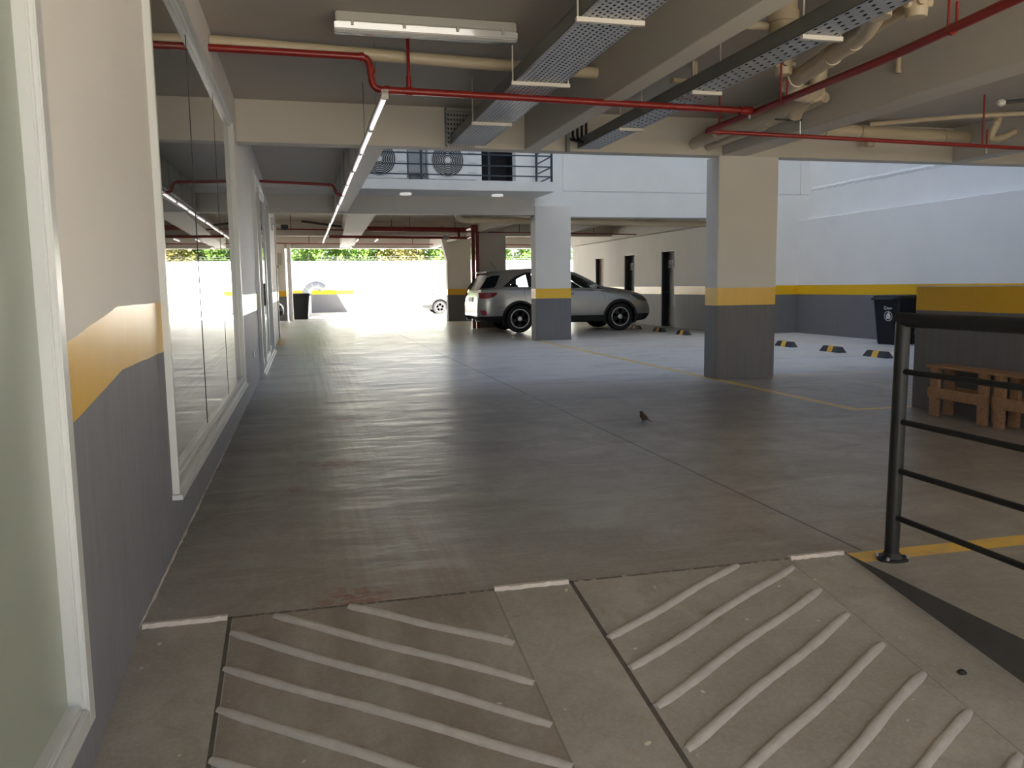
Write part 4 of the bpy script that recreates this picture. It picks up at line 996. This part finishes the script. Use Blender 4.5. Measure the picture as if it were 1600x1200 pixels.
suv = dict(L=4.80, W=1.88, R=.37, wheels=(1.11, 3.90), nose=.16,
    top=[(0, .70), (.01, .92), (.05, 1.05), (.12, 1.15), (.34, 1.54), (.44, 1.60), (.7, 1.64), (1.0, 1.665), (1.7, 1.69), (2.3, 1.68), (2.65, 1.615), (3.05, 1.42), (3.42, 1.20), (3.6, 1.155), (4.1, 1.085), (4.40, 1.02), (4.60, .945), (4.70, .86), (4.77, .72), (4.80, .52)],
    bot=[(0, .44), (.15, .36), (.6, .30), (4.2, .27), (4.6, .29), (4.74, .34), (4.80, .42)],
    belt=[(0, 1.12), (.6, 1.16), (1.5, 1.14), (3.4, 1.09), (4.80, .92)], cab0=.08, cab1=3.42, roof0=.34, roof1=2.62, ws=3.44, rw=.10,
    green=[(.10, 1.14), (.34, 1.50), (.44, 1.545), (.7, 1.585), (1.0, 1.61), (1.7, 1.64), (2.3, 1.625), (2.62, 1.565), (3.02, 1.385), (3.42, 1.155), (3.44, 1.09), (2.6, 1.11), (1.5, 1.14), (.6, 1.16)],
    windows=[[(.80, 1.20), (1.10, 1.42), (1.25, 1.49), (1.32, 1.51), (1.36, 1.19)], [(1.48, 1.18), (1.46, 1.54), (1.9, 1.565), (2.22, 1.555), (2.26, 1.16)], [(2.36, 1.155), (2.32, 1.55), (2.58, 1.515), (2.90, 1.37), (3.18, 1.21), (3.14, 1.14)]],
    black=[[(1.36, 1.19), (1.32, 1.51), (1.46, 1.54), (1.48, 1.18)], [(2.26, 1.16), (2.22, 1.555), (2.32, 1.55), (2.36, 1.155)], [(.66, 1.195), (1.02, 1.46), (1.30, 1.555), (1.46, 1.565), (1.46, 1.54), (1.32, 1.51), (1.25, 1.49), (1.10, 1.42), (.80, 1.20)], [(3.14, 1.14), (3.18, 1.21), (3.28, 1.165), (3.40, 1.11)]],
    tint=[[(.07, 1.15), (.27, 1.44), (.44, 1.49), (.62, 1.49), (.56, 1.38), (.50, 1.25), (.44, 1.185)]],
    tail=[[(.03, 1.05), (.26, 1.065), (.52, 1.05), (.49, 1.0), (.40, .935), (.26, .90), (.05, .905)], [(.06, .60), (.20, .60), (.24, .53), (.20, .47), (.10, .48)]],
    head=[[(4.20, .955), (4.36, .965), (4.58, .89), (4.70, .80), (4.62, .77), (4.42, .82)]],
    seams=[[(1.24, 1.15), (1.24, .98), (1.32, .78), (1.36, .70)], [(2.30, 1.14), (2.32, .8), (2.32, .45)], [(3.40, 1.08), (3.46, .85), (3.42, .45)], [(.05, .70), (.5, .68), (.70, .67)]],
    chrome=[[(1.75, .40), (3.30, .38)]], handles=[(1.62, 1.0), (2.48, .99)], mirror=(3.12, 1.19), seat=2.2, ant=.72)
car('silver station SUV parked behind the white column with yellow band', (4.34, 21.53, 0), 0.0, suv, M['carpaint'])
sed = dict(L=4.2, W=1.7, R=.31, wheels=(.85, 3.38),
    top=[(0, .75), (.04, .92), (.2, .98), (.6, 1.0), (1.0, 1.30), (1.3, 1.40), (2.1, 1.42), (2.6, 1.32), (3.1, .98), (3.5, .90), (3.95, .78), (4.15, .66), (4.2, .52)],
    bot=[(0, .42), (.3, .28), (3.8, .24), (4.2, .34)], belt=[(0, .93), (3.1, .90), (4.2, .8)], cab0=.62, cab1=3.08, roof0=1.0, roof1=2.45, ws=3.08, rw=.62,
    green=[(.62, .93), (1.0, 1.27), (1.3, 1.36), (2.1, 1.375), (2.5, 1.30), (3.1, .95), (3.1, .91), (2, .92)],
    windows=[[(1.0, .97), (1.25, 1.29), (1.85, 1.31), (1.85, .97)], [(1.95, .97), (1.95, 1.30), (2.4, 1.27), (2.85, .98)]],
    tail=[[(.05, .85), (.3, .86), (.25, .70), (.06, .70)]], head=[[(3.75, .74), (3.98, .74), (4.14, .62), (4.1, .54), (3.85, .60)]],
    seams=[[(1.9, .92), (1.92, .4)], [(3.0, .88), (3.0, .4)]], chrome=[], handles=[(1.3, .80), (2.2, .80)], mirror=(2.9, 1.0), seat=1.8, ant=1.0)
car('white car at the far right end seen past the distant column', (9.42, 37.9, 0), math.pi, sed, M['carwhite'], False)
M['carblue'] = simple('pale_blue_car_paint', (.42, .48, .55), .25, metal=.5, var=.02, coat=.8)
car('pale blue car nose peeping out of the left side bay', (-4.90, 30.7, 0), 0.0, sed, M['carblue'], False)

# ------------------------------------------------------------------ small wall things
t = thing('security_camera', 'security camera on a bracket high on the left wall beyond the sliding door', 'camera', (XW, 19.3, 2.62))
MB().box(XW, XW+.03, 19.22, 19.40, 2.52, 2.80).build('wall_plate', M['acwhite'], t)
MB().tube((XW+.03, 19.3, 2.66), (XW+.22, 19.3, 2.62), .018).build('bracket', M['acwhite'], t)
MB().lathe([(.05, -.02), (.06, 0), (.06, .12), (.045, .14)], (XW+.22, 19.3, 2.59), 'x', 16).build('camera_body', M['gasket'], t, smooth=True)
tag(MB().box(XW, XW+.012, 10.36, 10.48, .38, .47).build('wall_socket', M['acwhite'], None, bevel=.003), 'small white wall socket low on the left wall between window and sliding door', 'socket')
t = thing('meter_box', 'grey meter box high on the far left pillar', 'box', (-.86, 32.95, 2.2))
MB().box(-1.02, -.74, 32.86, 33.0, 2.16, 2.60).build('casing', M['box'], t, bevel=.01); MB().box(-.98, -.92, 32.85, 32.86, 2.38, 2.52).build('display', M['gasket'], t); MB().lathe([(.045, -.1), (.045, .02)], (-.92, 32.93, 2.12), 'z', 12).build('cable_gland', M['gasket'], t)
t = thing('downpipe', 'white plastic downpipe on the corner of the far left pillar', 'pipe', (-.47, 33.15, 0))
MB().tube((-.47, 33.15, 0), (-.47, 33.15, 3.2), .085, 16).build('pipe', M['white_pvc'], t, smooth=True); c = MB(); collar(c, (-.47, 33.15, 2.32), 'z', .085, .05); c.pieces('collar', M['white_pvc'], t, smooth=True)
t = thing('vent_duct', 'shiny curved metal duct sticking up beside the far bin', 'duct', (.2, 38, 0))
D = [(.15, 38, 0)]+[(.15+.42*(1-math.cos(a)), 38, .95+.42*math.sin(a)) for a in [math.pi*.78*k/8 for k in range(9)]]
MB().sweep(D, .19, 20).build('duct_tube', M['duct'], t, smooth=True)
c = MB(); 
for k in (1, 3, 5, 7, 9):
    a = Vector(D[k]); d = (Vector(D[min(k+1, 9)])-Vector(D[k-1])).normalized(); c.sweep([a-d*.015, a+d*.015], .197, 20)
c.pieces('seam_ring', M['steel'], t, smooth=True)
t = thing('barbed_wire', 'thin wires on short stakes along the top of the far boundary wall', 'wire', (5, 43.3, 2.62))
c = MB(); [c.tube((x, 43.32, 2.622), (x, 43.32, 2.95), .015, 6) for x in range(-5, 22, 3)]; c.pieces('stake', M['gasket'], t)
c = MB(); r_ = random.Random(4)
for z in (2.70, 2.82): c.sweep([(x*.5-6, 43.32, z+.03*r_.random()) for x in range(56)], .008, 5)
for k in range(110): x = -6+k*.25; c.tube((x, 43.30, 2.66), (x+.03, 43.34, 2.74), .008, 4)
c.build('wire', M['gasket'], t)
t = thing('lamp_batten', 'dark unlit batten lamp slanting under the far ceiling near the tube lights', 'lamp', (.6, 24.9, 3.0))
MB().tube((.05, 23.0, 3.02), (1.1, 23.6, 2.93), .03, 8).build('batten', M['gasket'], t)

# ------------------------------------------------------------------ trees beyond the far wall
def tree(label, x, y, rx, h, mat, n, seed):
    t = thing('tree', label, 'tree', (x, y, 0), 'trees beyond the far boundary wall')
    r_ = random.Random(seed)
    tr = MB().sweep([(x, y, 0), (x+.1, y, 1.5), (x-.1, y+.1, 3), (x+.05, y, h*.7)], [.16, .13, .10, .05], 8)
    for k in range(5):
        a = r_.random()*6.28; tr.sweep([(x, y, 1.8+.4*k), (x+math.cos(a)*rx*.6, y+math.sin(a)*.6, 2.6+.5*k)], [.06, .02], 6)
    tr.build('trunk', M['bark'], t, smooth=True)
    m_ = MB(); zc = (2.0+h)/2+.2; hz = (h-1.6)/2
    for k in range(n):
        while True:
            p = Vector((r_.uniform(-1, 1), r_.uniform(-1, 1), r_.uniform(-1, 1)))
            if .3 < p.length < 1.0 + .12*math.sin(p.x*9+seed)+.1*math.cos(p.z*11): break
        c_ = Vector((x+p.x*rx, y+p.y*1.2, zc+p.z*hz))
        u = Vector((r_.gauss(0, 1), r_.gauss(0, 1), r_.gauss(0, 1))).normalized(); v = u.cross(Vector((r_.gauss(0, 1), r_.gauss(0, 1), r_.gauss(0, 1)))).normalized(); s = r_.uniform(.07, .15)
        m_.add([c_-u*s, c_-v*s*.5, c_+u*s, c_+v*s*.5], [(0, 1, 2, 3)])
    me = bpy.data.meshes.new('foliage'); off = Vector((x, y, 0)); me.from_pydata([tuple(Vector(v)-off) for v in m_.v], [], m_.f); me.materials.append(mat)
    o = bpy.data.objects.new('foliage', me); COL.objects.link(o); o.parent = t
specs = [('leftmost green tree over the far wall', .6, 45.3, 1.7, 5.0, 'leaf'), ('second green tree from the left over the far wall', 3.1, 45.6, 1.7, 4.6, 'leaf'), ('olive brown tinted tree over the middle of the far wall', 5.3, 45.4, 1.6, 4.8, 'leaf2'),
         ('green tree over the far wall beside the distant column', 7.6, 45.5, 1.6, 5.2, 'leaf'), ('green tree over the far wall seen between the two rear columns', 10.3, 45.6, 1.8, 5.0, 'leaf'), ('rightmost tree over the far wall', 13.4, 45.8, 2.0, 5.4, 'leaf')]
for i, (lb, x, y, rx, h, mt) in enumerate(specs): tree(lb, x, y, rx, h, M[mt], 3800, i)

# ------------------------------------------------------------------ bird on the floor
bx, by = 2.86, 6.60
t = thing('bird', 'small brown bird standing on the concrete floor', 'bird', (bx, by, 0))
bd = [(-.052, .0, .028), (-.03, 0, .036), (-.006, 0, .048), (.014, 0, .062), (.026, 0, .078), (.032, 0, .088), (.036, 0, .092)]
rs = [.004, .016, .024, .022, .016, .0155, .008]
ang = math.radians(108); ca, sa = math.cos(ang), math.sin(ang)
def B(p): return (bx+p[0]*ca-p[1]*sa, by+p[0]*sa+p[1]*ca, p[2])
o = MB().sweep([B(p) for p in bd], rs, 14).build('bird_body', M['bird'], t, smooth=True)
sm = o.modifiers.new('s', 'SUBSURF'); sm.levels = 1; sm.render_levels = 2
MB().sweep([B((.044, 0, .085)), B((.058, 0, .082))], [.005, .001], 8).build('beak', M['beak'], t)
MB().add([B(p) for p in ((-.04, -.010, .032), (-.04, .010, .032), (-.10, .012, .020), (-.10, -.012, .020), (-.04, 0, .026), (-.10, 0, .017))], [(0, 1, 2, 3), (1, 4, 5, 2), (0, 3, 5, 4)]).build('tail', M['bird'], t)
MB().sweep([B((.018, 0, .052)), B((.002, 0, .034)), B((-.02, 0, .028))], [.016, .019, .010], 10).build('breast', M['birdbelly'], t, smooth=True)
for s_ in (-1, 1):
    MB().sweep([B((-.0, s_*.011, .030)), B((.004, s_*.011, .012)), B((.0, s_*.011, .002)), B((.016, s_*.011, .002))], .0018, 6).build('leg', M['beak'], t)
    MB().sweep([B((.018, s_*.020, .056)), B((-.01, s_*.025, .046)), B((-.055, s_*.010, .030))], [.008, .010, .002], 8).build('wing', M['bird'], t, smooth=True)
tag(MB().lathe([(.010, 0), (.016, .006), (.008, .014)], (2.131, 2.197, rz(2.197)), 'z', 10).build('pebble', M['cable'], None, smooth=True), 'small black pebble lying on the ramp edge at lower right', 'pebble')
